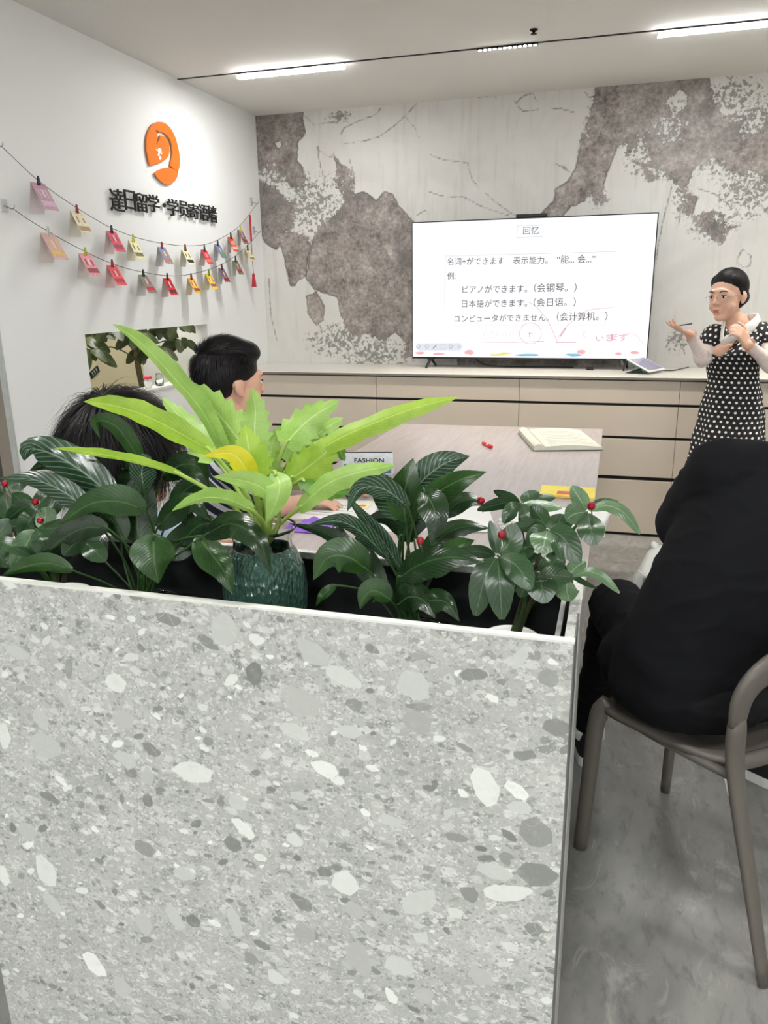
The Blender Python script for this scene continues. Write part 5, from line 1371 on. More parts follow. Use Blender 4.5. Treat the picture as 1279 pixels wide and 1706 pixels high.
gj = thing('swing_top_jar', 'small clear jar with a wire clip on the opening sill', 'jar', (XL - .035, g1.y, SZ))
obj('body', M().lathe([(0, 0), (.022, 0), (.024, .01), (.024, .05), (.017, .062), (.017, .07), (.015, .07), (.015, .06), (.021, .05), (.021, .006), (0, .005)], 24, (XL - .035, g1.y, SZ + .0005)), m_clearglass, gj, True)
obj('wire_clip', M().tube(bez([(XL - .015, g1.y - .018, SZ + .05), (XL - .012, g1.y - .012, SZ + .085), (XL - .012, g1.y + .012, SZ + .085), (XL - .015, g1.y + .018, SZ + .05)], 14), .0016, 6), m_alu, gj, True)
g2 = on_x(246, 632, XL - .04)
fr = thing('pink_flower_pot', 'small white pot with a pink red bloom on the opening sill', 'plant', (XL - .04, g2.y, SZ))
obj('pot', M().lathe([(0, 0), (.018, 0), (.024, .04), (.022, .04), (.018, .01), (0, .01)], 20, (XL - .04, g2.y, SZ + .0005)), m_pot, fr, True)
for k in range(6):
    a = k * 1.05; obj('petal', M().ell((XL - .04 + .014 * math.cos(a), g2.y + .014 * math.sin(a), SZ + .058), (.013, .013, .009), 10, 7), mat('pink_red_petals', srgb(206, 70, 96), .6), fr, True)
obj('flower_stem', M().tube([(XL - .04, g2.y, SZ + .012), (XL - .04, g2.y, SZ + .055)], .002, 5), m_stemD, fr)
# ------------------------------------------------------------------ chairs
m_chair = mat('taupe_grey_plastic', srgb(94, 89, 82), .42, var=.03)
m_chairw = mat('off_white_plastic', srgb(214, 218, 212), .42, var=.03)
def chair(label, loc, rz, m, group='moulded chairs'):
    """moulded chair: +y is forwards, origin on the floor"""
    r = thing('moulded_chair', label, 'chair', (0, 0, 0), group)
    sw, sd_ = .212, .19
    # dished seat
    mb = M(); vs = []; fs = []; n = 16
    for top in (1, 0):
        for i in range(n + 1):
            for j in range(n + 1):
                u = 2 * i / n - 1; v = 2 * j / n - 1
                k = (abs(u) ** 5 + abs(v) ** 5) ** .2 if (u or v) else 0
                s_ = max(abs(u), abs(v)) / k if k > 1e-6 else 1
                x = u * s_ * sw * (1 - .06 * (v < 0) * -v); y = v * s_ * sd_ + .058
                z = .452 - .018 * math.cos(u * math.pi / 2) * math.cos(v * math.pi / 2) - .012 * max(0, v) ** 3
                vs.append((x, y, z - (0 if top else .016)))
    N = (n + 1) ** 2
    for i in range(n):
        for j in range(n):
            a = i * (n + 1) + j
            fs.append((a, a + n + 1, a + n + 2, a + 1)); fs.append((N + a + 1, N + a + n + 2, N + a + n + 1, N + a))
    ring = [j for j in range(n + 1)] + [i * (n + 1) + n for i in range(1, n + 1)] + [n * (n + 1) + j for j in range(n - 1, -1, -1)] + [i * (n + 1) for i in range(n - 1, 0, -1)]
    for k in range(len(ring)):
        a, b = ring[k], ring[(k + 1) % len(ring)]; fs.append((a, b, N + b, N + a))
    obj('seat', mb.add(vs, fs), m, r, True)
    for sx in (-1, 1):
        obj('leg', M().tube(bez([(sx * .168, .222, .444), (sx * .184, .243, .40), (sx * .191, .252, .2), (sx * .198, .259, .0012)], 14), [.027, .025, .024, .023, .022, .0215, .021, .0205, .02, .0195, .019, .0185, .018, .0175], 12, flat=.75), m, r, True)
        # rear leg runs up into the back hoop
        obj('leg', M().tube(bez([(sx * .227, -.259, .0012), (sx * .216, -.2, .2), (sx * .206, -.146, .38), (sx * .203, -.124, .48), (sx * .203, -.119, .575)], 18), [.0185 + .0007 * i for i in range(15)] + [.029, .028, .024], 12, flat=.62, up=(1, 0, 0)), m, r, True)
        obj('side_rail', M().tube([(sx * .182, .215, .434), (sx * .196, .05, .430), (sx * .202, -.125, .434)], [.010, .009, .012], 10, flat=.9), m, r, True)
    hoop = bez([(-.203, -.119, .56), (-.198, -.122, .62), (-.168, -.134, .665), (-.09, -.150, .688), (0, -.156, .694), (.09, -.150, .688), (.168, -.134, .665), (.198, -.122, .62), (.203, -.119, .56)], 40)
    obj('backrest', M().tube(hoop, [.029 + .022 * math.sin(math.pi * i / 39) ** .8 for i in range(40)], 14, flat=.42, up=(1, 0, 0)), m, r, True)
    obj('back_rail', M().tube(bez([(-.203, -.125, .468), (-.1, -.148, .458), (0, -.154, .455), (.1, -.148, .458), (.203, -.125, .468)], 20), .02, 10, flat=.7), m, r, True)
    r.location = loc; r.rotation_euler = (0, 0, rz)
    return r
ch0 = chair('taupe grey moulded chair with a hoop back under the person in black', (.322, 1.822, 0), math.atan2(.81, .59), m_chair)
ch1 = chair('off white moulded chair standing empty past the person in black', (.40, 2.93, 0), math.radians(80), m_chairw)
ch2 = copy_tree(ch0); ch2['label'] = 'taupe grey moulded chair under the boy with fluffy hair'
ch3 = copy_tree(ch0); ch3['label'] = 'taupe grey moulded chair under the boy with cropped hair'

# ------------------------------------------------------------------ bodies
m_skin = mat('skin', srgb(226, 182, 158), .5, var=.05, scale=14); m_skin2 = mat('tanned_skin', srgb(208, 164, 140), .55, var=.05, scale=14)
def hair_material(name, c0, c1):
    t = NT(name); n = t.noise(t.coord(), 220, 4, .6)
    t.l(t.ramp(n, [(.35, c0), (.7, c1)]), t.b.inputs['Base Color']); t.b.inputs['Roughness'].default_value = .5
    t.b.inputs['Specular IOR Level'].default_value = .22; return t.m
m_hair = hair_material('black_hair', srgb(9, 8, 9), srgb(24, 21, 22))
def fuse(mb, name, voxel, mats, smooth=6, parent=None, origin=None):
    """one continuous skin over overlapping volumes"""
    me = mb.mesh(name + '_raw', mats)
    ob = bpy.data.objects.new(name + '_raw', me); COL.objects.link(ob)
    md = ob.modifiers.new('r', 'REMESH'); md.mode = 'VOXEL'; md.voxel_size = voxel; md.use_smooth_shade = True
    if smooth:
        sm_ = ob.modifiers.new('s', 'SMOOTH'); sm_.factor = .5; sm_.iterations = smooth
    dg = bpy.context.evaluated_depsgraph_get()
    out = bpy.data.meshes.new_from_object(ob.evaluated_get(dg))
    out.name = name
    bpy.data.objects.remove(ob); bpy.data.meshes.remove(me)
    out.materials.clear(); out.materials.append(mats)
    out.polygons.foreach_set('use_smooth', [True] * len(out.polygons))
    o0 = wloc(parent) if parent is not None else Vector((0, 0, 0))
    out.transform(Matrix.Translation(-o0))
    return obj(name, out, None, parent)
class Head:
    """head frame: x to the person's right, y forwards, z up, about the ear line"""
    def __init__(s, c, face, up=(0, 0, 1), scale=1.0):
        s.c = Vector(c); f = Vector(face).normalized(); u = Vector(up)
        r = f.cross(u).normalized(); u = r.cross(f).normalized()
        s.R = Matrix((r, f, u)).transposed() * scale; s.k = scale
    def p(s, x, y, z): return s.c + s.R @ Vector((x, y, z))
    def ell(s, mb, c, r, n=22, m=14, rx=0.0, mi=0): mb.ell(s.p(*c), r, n, m, s.R @ Matrix.Rotation(rx, 3, 'X'), mi)
    def caps(s, mb, a, b, r0, r1): mb.caps(s.p(*a), s.p(*b), r0 * s.k, r1 * s.k)
def head_volumes(mb, H, ears=True):
    H.ell(mb, (0, -.012, .034), (.076, .096, .09)); H.ell(mb, (0, .022, -.028), (.063, .068, .084)); H.ell(mb, (0, .04, -.002), (.064, .056, .06))
    H.ell(mb, (0, .058, -.094), (.027, .026, .02)); H.ell(mb, (-.034, .046, -.04), (.03, .034, .032)); H.ell(mb, (.034, .046, -.04), (.03, .034, .032))
    H.caps(mb, (0, .09, .014), (0, .108, -.022), .008, .0125); H.ell(mb, (-.011, .1, -.028), (.009, .011, .008)); H.ell(mb, (.011, .1, -.028), (.009, .011, .008))
    H.ell(mb, (0, .087, -.056), (.023, .014, .008)); H.ell(mb, (0, .085, -.067), (.021, .014, .008)); H.ell(mb, (0, .085, .03), (.05, .014, .012))
    if ears:
        for sx in (-1, 1):
            H.ell(mb, (sx * .075, -.008, -.008), (.009, .016, .026), rx=-.15); H.ell(mb, (sx * .081, -.015, -.002), (.006, .014, .019)); H.ell(mb, (sx * .075, .0, -.03), (.007, .008, .009))
def hand_volumes(mb, w, d, nrm, curl=(.3, .35, .4, .45), thumb=.5, k=1.0, side=1, spread=.06):
    """palm from wrist w along d, palm facing nrm; side=+1 puts the thumb along d x nrm"""
    w = Vector(w); d = Vector(d).normalized(); n = Vector(nrm); n = (n - d * n.dot(d)).normalized(); s = d.cross(n) * side
    for q in (-.026, -.009, .009, .026):
        mb.caps(w + s * (q * .75 * k), w + (d * .078 + s * q) * k, .014 * k, .0115 * k, 10)
    L = (.068, .078, .072, .056)
    for i, q in enumerate((.028, .0095, -.0095, -.028)):
        p = w + (d * .082 + s * q) * k; a = curl[i]; dirn = (d + s * (spread * (1.5 - i)))
        dirn.normalize()
        for j, fr in enumerate((.42, .32, .26)):
            a_ = a * (.7 + .9 * j); v = dirn * math.cos(a_) + n * math.sin(a_)
            e = p + v * (L[i] * fr * k); mb.caps(p, e, (.0088 - .0008 * j) * k, (.0082 - .0008 * j) * k, 10); p = e
    p = w + (d * .02 + s * .03) * k
    for j, fr in enumerate((.036, .03, .026)):
        a_ = thumb * (.4 + .5 * j); v = (d * (.75 + .1 * j) + s * (.75 - .3 * j)).normalized() * math.cos(a_) + n * math.sin(a_)
        e = p + v * (fr * k); mb.caps(p, e, (.0125 - .0014 * j) * k, (.0112 - .0014 * j) * k, 10); p = e
def strands(H, count, length, seed, keep, flow, cen=(0, -.014, .038), rad=(.082, .102, .096), width=.0016, lift=.35, seg=5, wav=.0):
    """locks of hair as thin ribbons rooted on the scalp"""
    rnd = random.Random(seed); mb = M(); made = 0
    while made < count:
        z = rnd.uniform(-.75, 1); a = rnd.uniform(0, 2 * math.pi); q = math.sqrt(max(0, 1 - z * z))
        nd = Vector((q * math.cos(a), q * math.sin(a), z))
        if not keep(nd): continue
        made += 1
        p = Vector((cen[0] + nd.x * rad[0], cen[1] + nd.y * rad[1], cen[2] + nd.z * rad[2]))
        nrm = Vector((nd.x / rad[0], nd.y / rad[1], nd.z / rad[2])).normalized()
        d = flow(nd, rnd); d = (d - nrm * d.dot(nrm))
        d = d.normalized() if d.length > 1e-4 else nrm.orthogonal()
        L = length * (.6 + .6 * rnd.random()); dirn = (d + nrm * lift * (.6 + .8 * rnd.random())).normalized()
        pts = [p]; w_ = rnd.uniform(-1, 1) * wav
        for s_ in range(seg):
            dirn = (dirn + Vector((0, 0, -.16)) - nrm * .16 * lift + d.cross(nrm) * w_).normalized()
            q_ = pts[-1] + dirn * (L / seg)
            e = Vector(((q_.x - cen[0]) / (rad[0] * .97), (q_.y - cen[1]) / (rad[1] * .97), (q_.z - cen[2]) / (rad[2] * .97)))
            if e.length < 1: q_ = Vector((cen[0] + e.x / e.length * rad[0], cen[1] + e.y / e.length * rad[1], cen[2] + e.z / e.length * rad[2]))
            pts.append(q_)
        sv = d.cross(nrm).normalized(); vs = []
        for i, x in enumerate(pts):
            ww = width * (1 - .85 * i / seg); vs += [H.p(*(x - sv * ww)), H.p(*(x + sv * ww))]
        mb.add(vs, [(2 * i, 2 * i + 1, 2 * i + 3, 2 * i + 2) for i in range(seg)])
    return mb
def eyes(H, parent, lid=.0):
    m_w = mat('eye_white', srgb(238, 232, 226), .3); m_i = mat('dark_iris', srgb(34, 22, 18), .2); m_b = mat('dark_brow', srgb(46, 36, 32), .7)
    for sx in (-1, 1):
        e = M(); H.ell(e, (sx * .031, .0835, .002), (.0125, .008, .0062)); o = obj('eye', e, m_w, parent, True)
        e = M(); H.ell(e, (sx * .031, .0905, .002), (.0052, .0022, .0054)); obj('iris', e, m_i, o, True)
        e = M(); e.tube([H.p(sx * .016, .0895, .004), H.p(sx * .026, .0935, .0095), H.p(sx * .037, .0905, .0095), H.p(sx * .046, .0815, .004)], [.0008, .0018, .0018, .0008], 6); obj('eyelid_line', e, m_b, o, True)
        e = M(); e.tube(bez([H.p(sx * .013, .098, .022), H.p(sx * .03, .0965, .0295), H.p(sx * .05, .083, .0245)], 8), [.0012, .002, .0026, .0028, .0026, .0022, .0016, .0008], 6, flat=.6); obj('eyebrow', e, m_b, parent, True)
def lips(H, parent):
    lp = M(); H.ell(lp, (0, .0985, -.0585), (.017, .0045, .0045)); H.ell(lp, (0, .0965, -.0665), (.0155, .0045, .0052)); fuse(lp, 'lips', .0012, mat('rose_lips', srgb(190, 120, 112), .45), 2, parent)
def sole_shoe(parent, heel, d, m_up, m_sole, L=.27):
    heel = Vector((heel[0], heel[1], 0)); d = Vector((d[0], d[1], 0)).normalized(); s = Vector((d.y, -d.x, 0))
    out = [(0, .0), (.012, .03), (.09, .036), (.17, .045), (.235, .038), (L, .0), (.235, -.04), (.17, -.043), (.09, -.033), (.012, -.03)]
    sole = M(); n = len(out)
    def P(a, b, z): return heel + d * a + s * b + Vector((0, 0, z))
    ring = [bez([(a, b, 0) for a, b in out] + [(out[0][0], out[0][1], 0)], 40)[:-1]][0]; n = len(ring)
    sole.add([P(q.x, q.y, .0012) for q in ring] + [P(q.x, q.y, .032) for q in ring], [(i, (i + 1) % n, n + (i + 1) % n, n + i) for i in range(n)] + [tuple(range(n - 1, -1, -1)), tuple(n + i for i in range(n))])
    sh = obj('shoe', M().add([P(q.x * .985 + .002, q.y * .96, .0325) for q in ring] + [P(q.x * .93 + .008, q.y * .86, .055 + .03 * max(0, 1 - q.x / .16)) for q in ring] + [P(q.x * .72 + .018, q.y * .66, .066 + .045 * max(0, 1 - q.x / .15)) for q in ring], [(k * n + i, k * n + (i + 1) % n, (k + 1) * n + (i + 1) % n, (k + 1) * n + i) for k in (0, 1) for i in range(n)] + [tuple(range(n - 1, -1, -1)), tuple(2 * n + i for i in range(n))]), m_up, parent, 'auto')
    obj('sole', sole, m_sole, sh, 'auto')
    return sh
def V(*a): return Vector(a)

# ---- person in black on the taupe chair
m_blk = mat('black_navy_cotton', srgb(9, 10, 14), .92, var=.12, scale=9, bump=.2, spec=.25); m_pant = mat('black_denim', srgb(11, 12, 15), .88, var=.2, scale=14, bump=.3, spec=.25)
m_shoeb = mat('black_canvas', srgb(18, 18, 20), .7); m_shoew = mat('white_rubber', srgb(226, 226, 222), .5)
pd = thing('person', 'person in an oversized black top seated on the taupe chair, turned away', 'person', (.32, 1.84, 0))
hipc = V(.30, 1.85, .56); lhip = V(.18, 1.80, .545); rhip = V(.42, 1.87, .545)
lkn = on_y(1028, 1010, 2.12); rkn = V(.52, 2.34, .53); lft = V(-.005, 2.27, .1); rft = V(.50, 2.26, .1)
lsh = V(.262, 1.945, 1.022); rsh = V(.55, 2.10, .99); chest = (lsh + rsh) / 2 - V(-.0, .01, .07)
lel = on_y(1150, 872, 2.03); rel = rsh + V(.06, .2, -.24); lwr = V(.24, 2.36, .66); rwr = V(.36, 2.42, .66)
neck = (lsh + rsh) / 2 + V(.06, .06, .08); hd = Head(neck + V(.095, .075, .075), (-.15, .8, -.6), (.35, .25, .9))
mb = M()
head_volumes(mb, hd); mb.caps(neck - V(0, 0, .05), hd.p(0, -.02, -.05), .06, .052)
mb.caps(hipc, (hipc + chest) / 2, .12, .115); mb.caps((hipc + chest) / 2, chest, .115, .12); mb.caps(lsh, rsh, .06, .06); mb.caps(chest, neck, .1, .06)
for a, b, c in ((lsh, lel, lwr), (rsh, rel, rwr)): mb.caps(a, b, .05, .041); mb.caps(b, c, .04, .026)
for a, b, c in ((lhip, lkn, lft), (rhip, rkn, rft)): mb.caps(a, b, .075, .055); mb.caps(b, c, .052, .036)
hand_volumes(mb, lwr, (.9, .5, -.1), (0, 0, -1), (.5,) * 4, .4); hand_volumes(mb, rwr, (-.6, .6, -.3), (0, 0, -1), (.5,) * 4, .4, side=-1)
fuse(mb, 'body', .007, m_skin, 5, pd)
def cloth_folds(ob, amp, sc, stretch=(1, 1, 2.2), seed=0.0):
    """soft folds pressed into a garment"""
    me = ob.data; me.calc_loop_triangles() if hasattr(me, 'calc_loop_triangles') else None
    N = [v.normal.copy() for v in me.vertices]
    for v, n in zip(me.vertices, N):
        q = Vector((v.co.x * stretch[0] + seed, v.co.y * stretch[1], v.co.z * stretch[2])) * sc
        w = noise.noise(q); r = 1 - abs(noise.noise(q * 1.7 + Vector((3, 1, 7)))) * 2
        v.co += n * (amp * (.6 * w + .5 * max(0, r) ** 3))
    me.update()
ax_l = V(-.83, -.56, 0); ax_f = V(-.56, .83, 0)
def loft(mb, rings, n=36):
    vs = []; fs = []
    for c, rl, rf in rings:
        for k in range(n):
            a = 2 * math.pi * k / n; ca, sa = math.cos(a), math.sin(a)
            e = (abs(ca) ** 2.6 + abs(sa) ** 2.6) ** (-1 / 2.6)
            vs.append(V(*c) + ax_l * (rl * e * ca) + ax_f * (rf * e * sa))
    m_ = len(rings)
    for i in range(m_ - 1):
        for k in range(n): fs.append((i * n + k, i * n + (k + 1) % n, (i + 1) * n + (k + 1) % n, (i + 1) * n + k))
    fs.append(tuple(range(n - 1, -1, -1))); fs.append(tuple((m_ - 1) * n + k for k in range(n)))
    mb.add(vs, fs)
sh_ = M()
loft(sh_, [((.238, 1.83, .475), .19, .155), ((.238, 1.83, .52), .205, .16), ((.255, 1.855, .63), .205, .152), ((.308, 1.892, .78), .195, .152), ((.362, 1.95, .91), .195, .145), ((.385, 1.985, .99), .185, .115), ((.405, 2.01, 1.045), .13, .09), ((.42, 2.02, 1.075), .075, .07)])
sh_.caps(lsh, lsh.lerp(lel, .5), .084, .084, 24); sh_.caps(lsh.lerp(lel, .5), lsh.lerp(lel, .98), .086, .09, 24); sh_.caps(rsh, rsh.lerp(rel, .92), .084, .08, 24)
sh_.caps(lsh + V(.02, .01, .004), V(.41, 2.02, 1.0), .078, .085, 20); sh_.caps(rsh, V(.42, 2.02, 1.0), .075, .085, 20)
shirt = fuse(sh_, 'oversized_top', .008, m_blk, 22, pd)
cloth_folds(shirt, .009, 4.5)
pn = M(); pn.ell(hipc + V(-.06, -.02, -.03), (.18, .19, .09), 24, 12); pn.caps(V(.10, 1.89, .535), V(.24, 1.765, .535), .095, .09, 20)
for a, b, c in ((lhip, lkn, lft), (rhip, rkn, rft)): pn.caps(a, b, .105, .08, 20); pn.caps(b, c + V(0, 0, .02), .074, .05, 18)
cloth_folds(fuse(pn, 'trousers', .008, m_pant, 14, pd), .008, 9.0)
hr = M(); hd.ell(hr, (0, -.02, .04), (.085, .104, .098)); obj('hair', hr, m_hair, pd, True)
# creases of the top and trousers
for i, pts in enumerate(([(1125, 900, 2.02), (1165, 938, 1.90), (1215, 972, 1.75), (1279, 1003, 1.65), (1340, 1030, 1.6)],)):
    P = [on_y(*q) for q in pts]
sole_shoe(pd, (lft.x + .012, lft.y - .075), (-.25, .95), m_shoeb, m_shoew)
sole_shoe(pd, (rft.x + .05, rft.y - .02), (-.75, .55), m_shoeb, m_shoew)
for k, (z0, z1) in enumerate(((.072, .105),)):
    obj('sock_band', M().lathe([(.046, z0), (.049, z0 + .004), (.048, z1), (.044, z1)], 20, (lft.x + .005, lft.y - .012, 0)), m_shoew, pd, True)

# ---- boy with fluffy hair, back to the viewer
m_lblue = mat('pale_blue_cotton', srgb(176, 198, 218), .85, var=.05, scale=40, bump=.1); m_jean = mat('grey_trousers', srgb(70, 74, 84), .85, var=.1, scale=60)
def seated_boy(name_label, hc, face, k, m_top, m_leg, hands, chair_obj, skin=m_skin2, hip=None, bdir=None):
    p = thing('person', name_label, 'person', (hip[0], hip[1], 0))
    f = Vector(bdir).normalized() if bdir else Vector((face[0], face[1], 0)).normalized(); rt = Vector((f.y, -f.x, 0))
    Hd = Head(hc, face, (0, 0, 1), k)
    nb = Vector(hc) - V(0, 0, .16 * k) - f * .03
    hipc = Vector(hip); sh = [nb + rt * (s_ * .165 * k) - V(0, 0, .055) for s_ in (-1, 1)]
    mb = M(); head_volumes(mb, Hd); mb.caps(Hd.p(0, -.02, -.05), nb - V(0, 0, .02), .054 * k, .06 * k)
    ch_ = nb - V(0, 0, .16) - f * .02
    mb.caps(hipc, ch_, .11, .12); mb.caps(ch_, nb - V(0, 0, .04), .12, .06); mb.caps(sh[0], sh[1], .055, .055)
    top = M(); top.caps(hipc + V(0, 0, .02), ch_, .135, .142, 20); top.caps(ch_, nb - V(0, 0, .07), .142, .075, 20); top.caps(sh[0], sh[1], .068, .068, 18)
    leg = M(); leg.caps(hipc - rt * .08, hipc + rt * .08, .105, .105, 18)
    for i, s_ in enumerate((-1, 1)):
        wr = Vector(hands[i][0]); el = (sh[i] + wr) / 2 + rt * (s_ * .06) - V(0, 0, .10); 
        el.z = max(el.z, TT + .05)
        mb.caps(sh[i], el, .045, .038); mb.caps(el, wr, .038, .025)
        hand_volumes(mb, wr, hands[i][1], (0, 0, -1), (.25, .3, .35, .4), .3, .95, side=-1 if s_ < 0 else 1)
        top.caps(sh[i], sh[i].lerp(el, .62), .066, .062, 16)
        kn = hipc + f * .42 + rt * (s_ * .1) + V(0, 0, 0); an = V(kn.x, kn.y, .09) + f * .02
        mb.caps(hipc + rt * (s_ * .08), kn, .07, .05); mb.caps(kn, an, .048, .035)
        leg.caps(hipc + rt * (s_ * .08), kn, .085, .064, 16); leg.caps(kn, an + V(0, 0, .02), .062, .048, 16)
        sole_shoe(p, (an.x - f.x * .06, an.y - f.y * .06), f, m_shoew, m_shoew)
    fuse(mb, 'body', .006, skin, 5, p); fuse(top, 'shirt', .007, m_top, 6, p); fuse(leg, 'trousers', .008, m_leg, 5, p)
    chair_obj.location = (hipc.x, hipc.y + 0, 0); chair_obj.rotation_euler = (0, 0, math.atan2(f.y, f.x) - math.pi / 2)
    return p, Hd, sh
hcA = on_y(216, 762, 1.50)
pA, HA, _ = seated_boy('boy with fluffy black hair in a pale blue shirt, seated with his back turned', hcA, (.34, .94, 0), 1.06, m_lblue, m_jean,
    [(V(hcA.x + .02, 1.86, TT + .03), (.5, .8, 0)), (V(hcA.x + .34, 1.75, TT + .03), (.1, .9, 0))], ch2, hip=(hcA.x - .26, hcA.y + .06, .56), bdir=(.86, .5, 0))
cap = M(); HA.ell(cap, (0, -.018, .04), (.092, .112, .108), 28, 18); HA.ell(cap, (0, -.05, -.01), (.085, .08, .075), 24, 14)
hA = obj('hair', cap, m_hair, pA, True)
def flowA(nd, r):
    c = Vector((.12, -.35, .9)); d = (nd - c * nd.dot(c)); return d.normalized() + Vector((.25 * (r.random() - .5), .25 * (r.random() - .5), -.35))
st = strands(HA, 5200, .115, 5, lambda n: not (n.y > .5 and n.z < .15) and n.z > -.62, flowA, (0, -.02, .036), (.096, .118, .112), .0013, .55, 6, .10)
tag(obj('hair_locks', st, m_hair, hA, True), kind='stuff')
# ---- boy with cropped hair and striped sleeves
def stripe_material():
    t = NT('navy_white_striped_cotton'); c = t.coord()
    sx = t.n('ShaderNodeSeparateXYZ'); t.l(c, sx.inputs[0])
    q = t.math('FRACT', t.math('MULTIPLY', t.math('ADD', sx.outputs[2], t.math('MULTIPLY', sx.outputs[0], .9)), 17.0))
    msk = t.smooth(t.math('ABSOLUTE', t.math('SUBTRACT', q, .5)), .27, .31)
    nz = t.noise(c, 80, 4)
    t.l(t.mix(msk, srgb(34, 40, 58), t.ramp(nz, [(.3, srgb(214, 218, 224)), (.7, srgb(232, 235, 238))])), t.b.inputs['Base Color'])
    t.b.inputs['Roughness'].default_value = .85; return t.m
hcB = on_y(386, 640, 2.2)
pB, HB, shB = seated_boy('boy with cropped black hair in a striped shirt, looking towards the television', hcB, (.62, .78, 0), 1.0, stripe_material(), m_jean,
    [(on_z(575, 808, TT + .03), (.9, .15, 0)), (on_z(500, 836, TT + .03), (.95, .25, 0))], ch3, hip=(hcB.x - .13, hcB.y + .02, .56), bdir=(.86, .5, 0))
bib = M(); nbB = Vector(hcB) - V(0, 0, .17); fB = V(.62, .78, 0).normalized()
cap = M(); HB.ell(cap, (0, -.018, .05), (.082, .103, .094), 28, 18, .12); HB.ell(cap, (0, -.05, .018), (.077, .072, .07), 24, 14); HB.ell(cap, (0, .05, .1), (.062, .05, .036), 24, 14, -.3)
hB = fuse(cap, 'hair', .005, m_hair, 10, pB)
def flowB(nd, r): return Vector((.3 * (r.random() - .5), .5 if nd.z > .5 else -.1, -.5 if nd.z < .5 else .1)) + Vector((nd.x * .2, 0, 0))
st = strands(HB, 5200, .030, 8, lambda n: (n.z > .12 - .55 * max(0, -n.y)) and not (n.y > .62 and n.z < .55) and n.z > -.35, flowB, (0, -.018, .05), (.083, .105, .097), .0011, .9, 3)
tag(obj('hair_bristles', st, m_hair, hB, True), kind='stuff')

eyes(HA, pA); lips(HA, pA); eyes(HB, pB); lips(HB, pB); eyes(hd, pd); lips(hd, pd)
# ---- woman in the polka-dot dress
WY = 4.28
pw = thing('person', 'woman in a black polka-dot dress with white collar and lace sleeves, gesturing', 'person', (on_y(1215, 640, WY).x, WY, 0))
face = V(-.60, -.80, -.05)
hw_ = Head(on_y(1212, 494, WY - .03), face, (-.08, -.05, 1), 1.02)
wx = lambda x, y, Y=WY: on_y(x, y, Y)
nkw = wx(1226, 540, WY + .015); rs = wx(1197, 556, WY + .0); ls = wx(1264, 552, WY + .02)
re, rw = wx(1172, 596, WY - .08), wx(1148, 556, WY - .16); le, lw_ = wx(1283, 606, WY - .10), wx(1244, 573, WY - .20)
hipw = wx(1217, 690, WY + .02); waist = wx(1221, 634, WY + .02); bust = wx(1219, 590, WY)
hipL, hipR = hipw + V(.07, .01, -.03), hipw + V(-.065, .01, -.03)
mb = M(); head_volumes(mb, hw_)
mb.caps(hw_.p(0, -.02, -.06), nkw + V(0, 0, -.02), .044, .05); mb.caps(nkw, bust + V(0, .02, .05), .06, .1); mb.caps(rs, ls, .045, .045); mb.caps(bust + V(0, .02, 0), waist, .105, .095); mb.caps(waist, hipw, .085, .095)
mb.ell(bust + V(-.06, -.06, .02), (.05, .055, .05)); mb.ell(bust + V(.045, -.07, .02), (.05, .055, .05))
mb.caps(rs, re, .04, .033); mb.caps(re, rw, .032, .022); mb.caps(ls, le, .04, .033); mb.caps(le, lw_, .032, .022)
hand_volumes(mb, rw, wx(1112, 541, WY - .26) - rw, (0, -.25, 1), (.12, .2, .28, .3), .55, .92, side=1, spread=.1)
hand_volumes(mb, lw_, wx(1228, 546, WY - .25) - lw_, (-.75, .35, .1), (.75, .8, .85, .9), .5, .92, side=-1)
for h_, fx in ((hipL, .07), (hipR, -.07)):
    kn = V(h_.x - .0, WY - .03, .46); an = V(h_.x, WY + .02, .09); mb.caps(h_, kn, .07, .05); mb.caps(kn, an, .05, .032); mb.caps(an, V(an.x - .03, an.y - .13, .035), .03, .026)
fuse(mb, 'body', .0055, m_skin, 4, pw)
def dot_material():
    t = NT('polka_dot_cotton'); c = t.coord()
    uvs = t.n('ShaderNodeSeparateXYZ'); t.l(t.coord('UV'), uvs.inputs[0])
    u = t.math('DIVIDE', uvs.outputs[0], .0285); v = t.math('DIVIDE', uvs.outputs[1], .0245)
    row = t.math('FLOOR', v); par = t.math('MULTIPLY', t.math('MODULO', t.math('ABSOLUTE', row), 2.0), .5)
    fu = t.math('SUBTRACT', t.math('FRACT', t.math('ADD', u, par)), .5); fv = t.math('SUBTRACT', t.math('FRACT', v), .5)
    d = t.math('SQRT', t.math('ADD', t.math('POWER', fu, 2.0), t.math('POWER', t.math('MULTIPLY', fv, .86), 2.0)))
    nz = t.noise(c, 60, 4)
    blk = t.ramp(nz, [(.3, srgb(16, 16, 18)), (.7, srgb(28, 28, 31))])
    t.l(t.mix(t.math('SUBTRACT', 1.0, t.smooth(d, .19, .225)), blk, srgb(238, 236, 232)), t.b.inputs['Base Color'])
    t.b.inputs['Roughness'].default_value = .8; return t.m
m_dot = dot_material(); m_lace = mat('white_lace', srgb(238, 226, 220), .8, var=.08, scale=90, bump=.5, alpha=.8); m_collar = mat('white_cotton', srgb(240, 240, 236), .8, var=.02)
dr = M(); vs = []; fs = []; uvd = []; nA = 72
tops = wx(1226, 553, WY).z
zs_ = [(tops, nkw.lerp(bust, .15), .135, .075, 0), (wx(1222, 570).z, nkw.lerp(bust, .55), .142, .105, 0), (bust.z + .01, bust, .135, .125, 0), (wx(1220, 612).z, bust.lerp(waist, .5), .126, .105, 0), (waist.z, waist, .122, .096, .006), (wx(1219, 660).z, waist.lerp(hipw, .5), .142, .112, .03), (hipw.z, hipw, .158, .128, .05), (wx(1210, 740).z, wx(1211, 740), .176, .15, .08), (wx(1205, 790).z, wx(1206, 790), .195, .17, .1), (.40, wx(1202, 850), .215, .19, .12)]
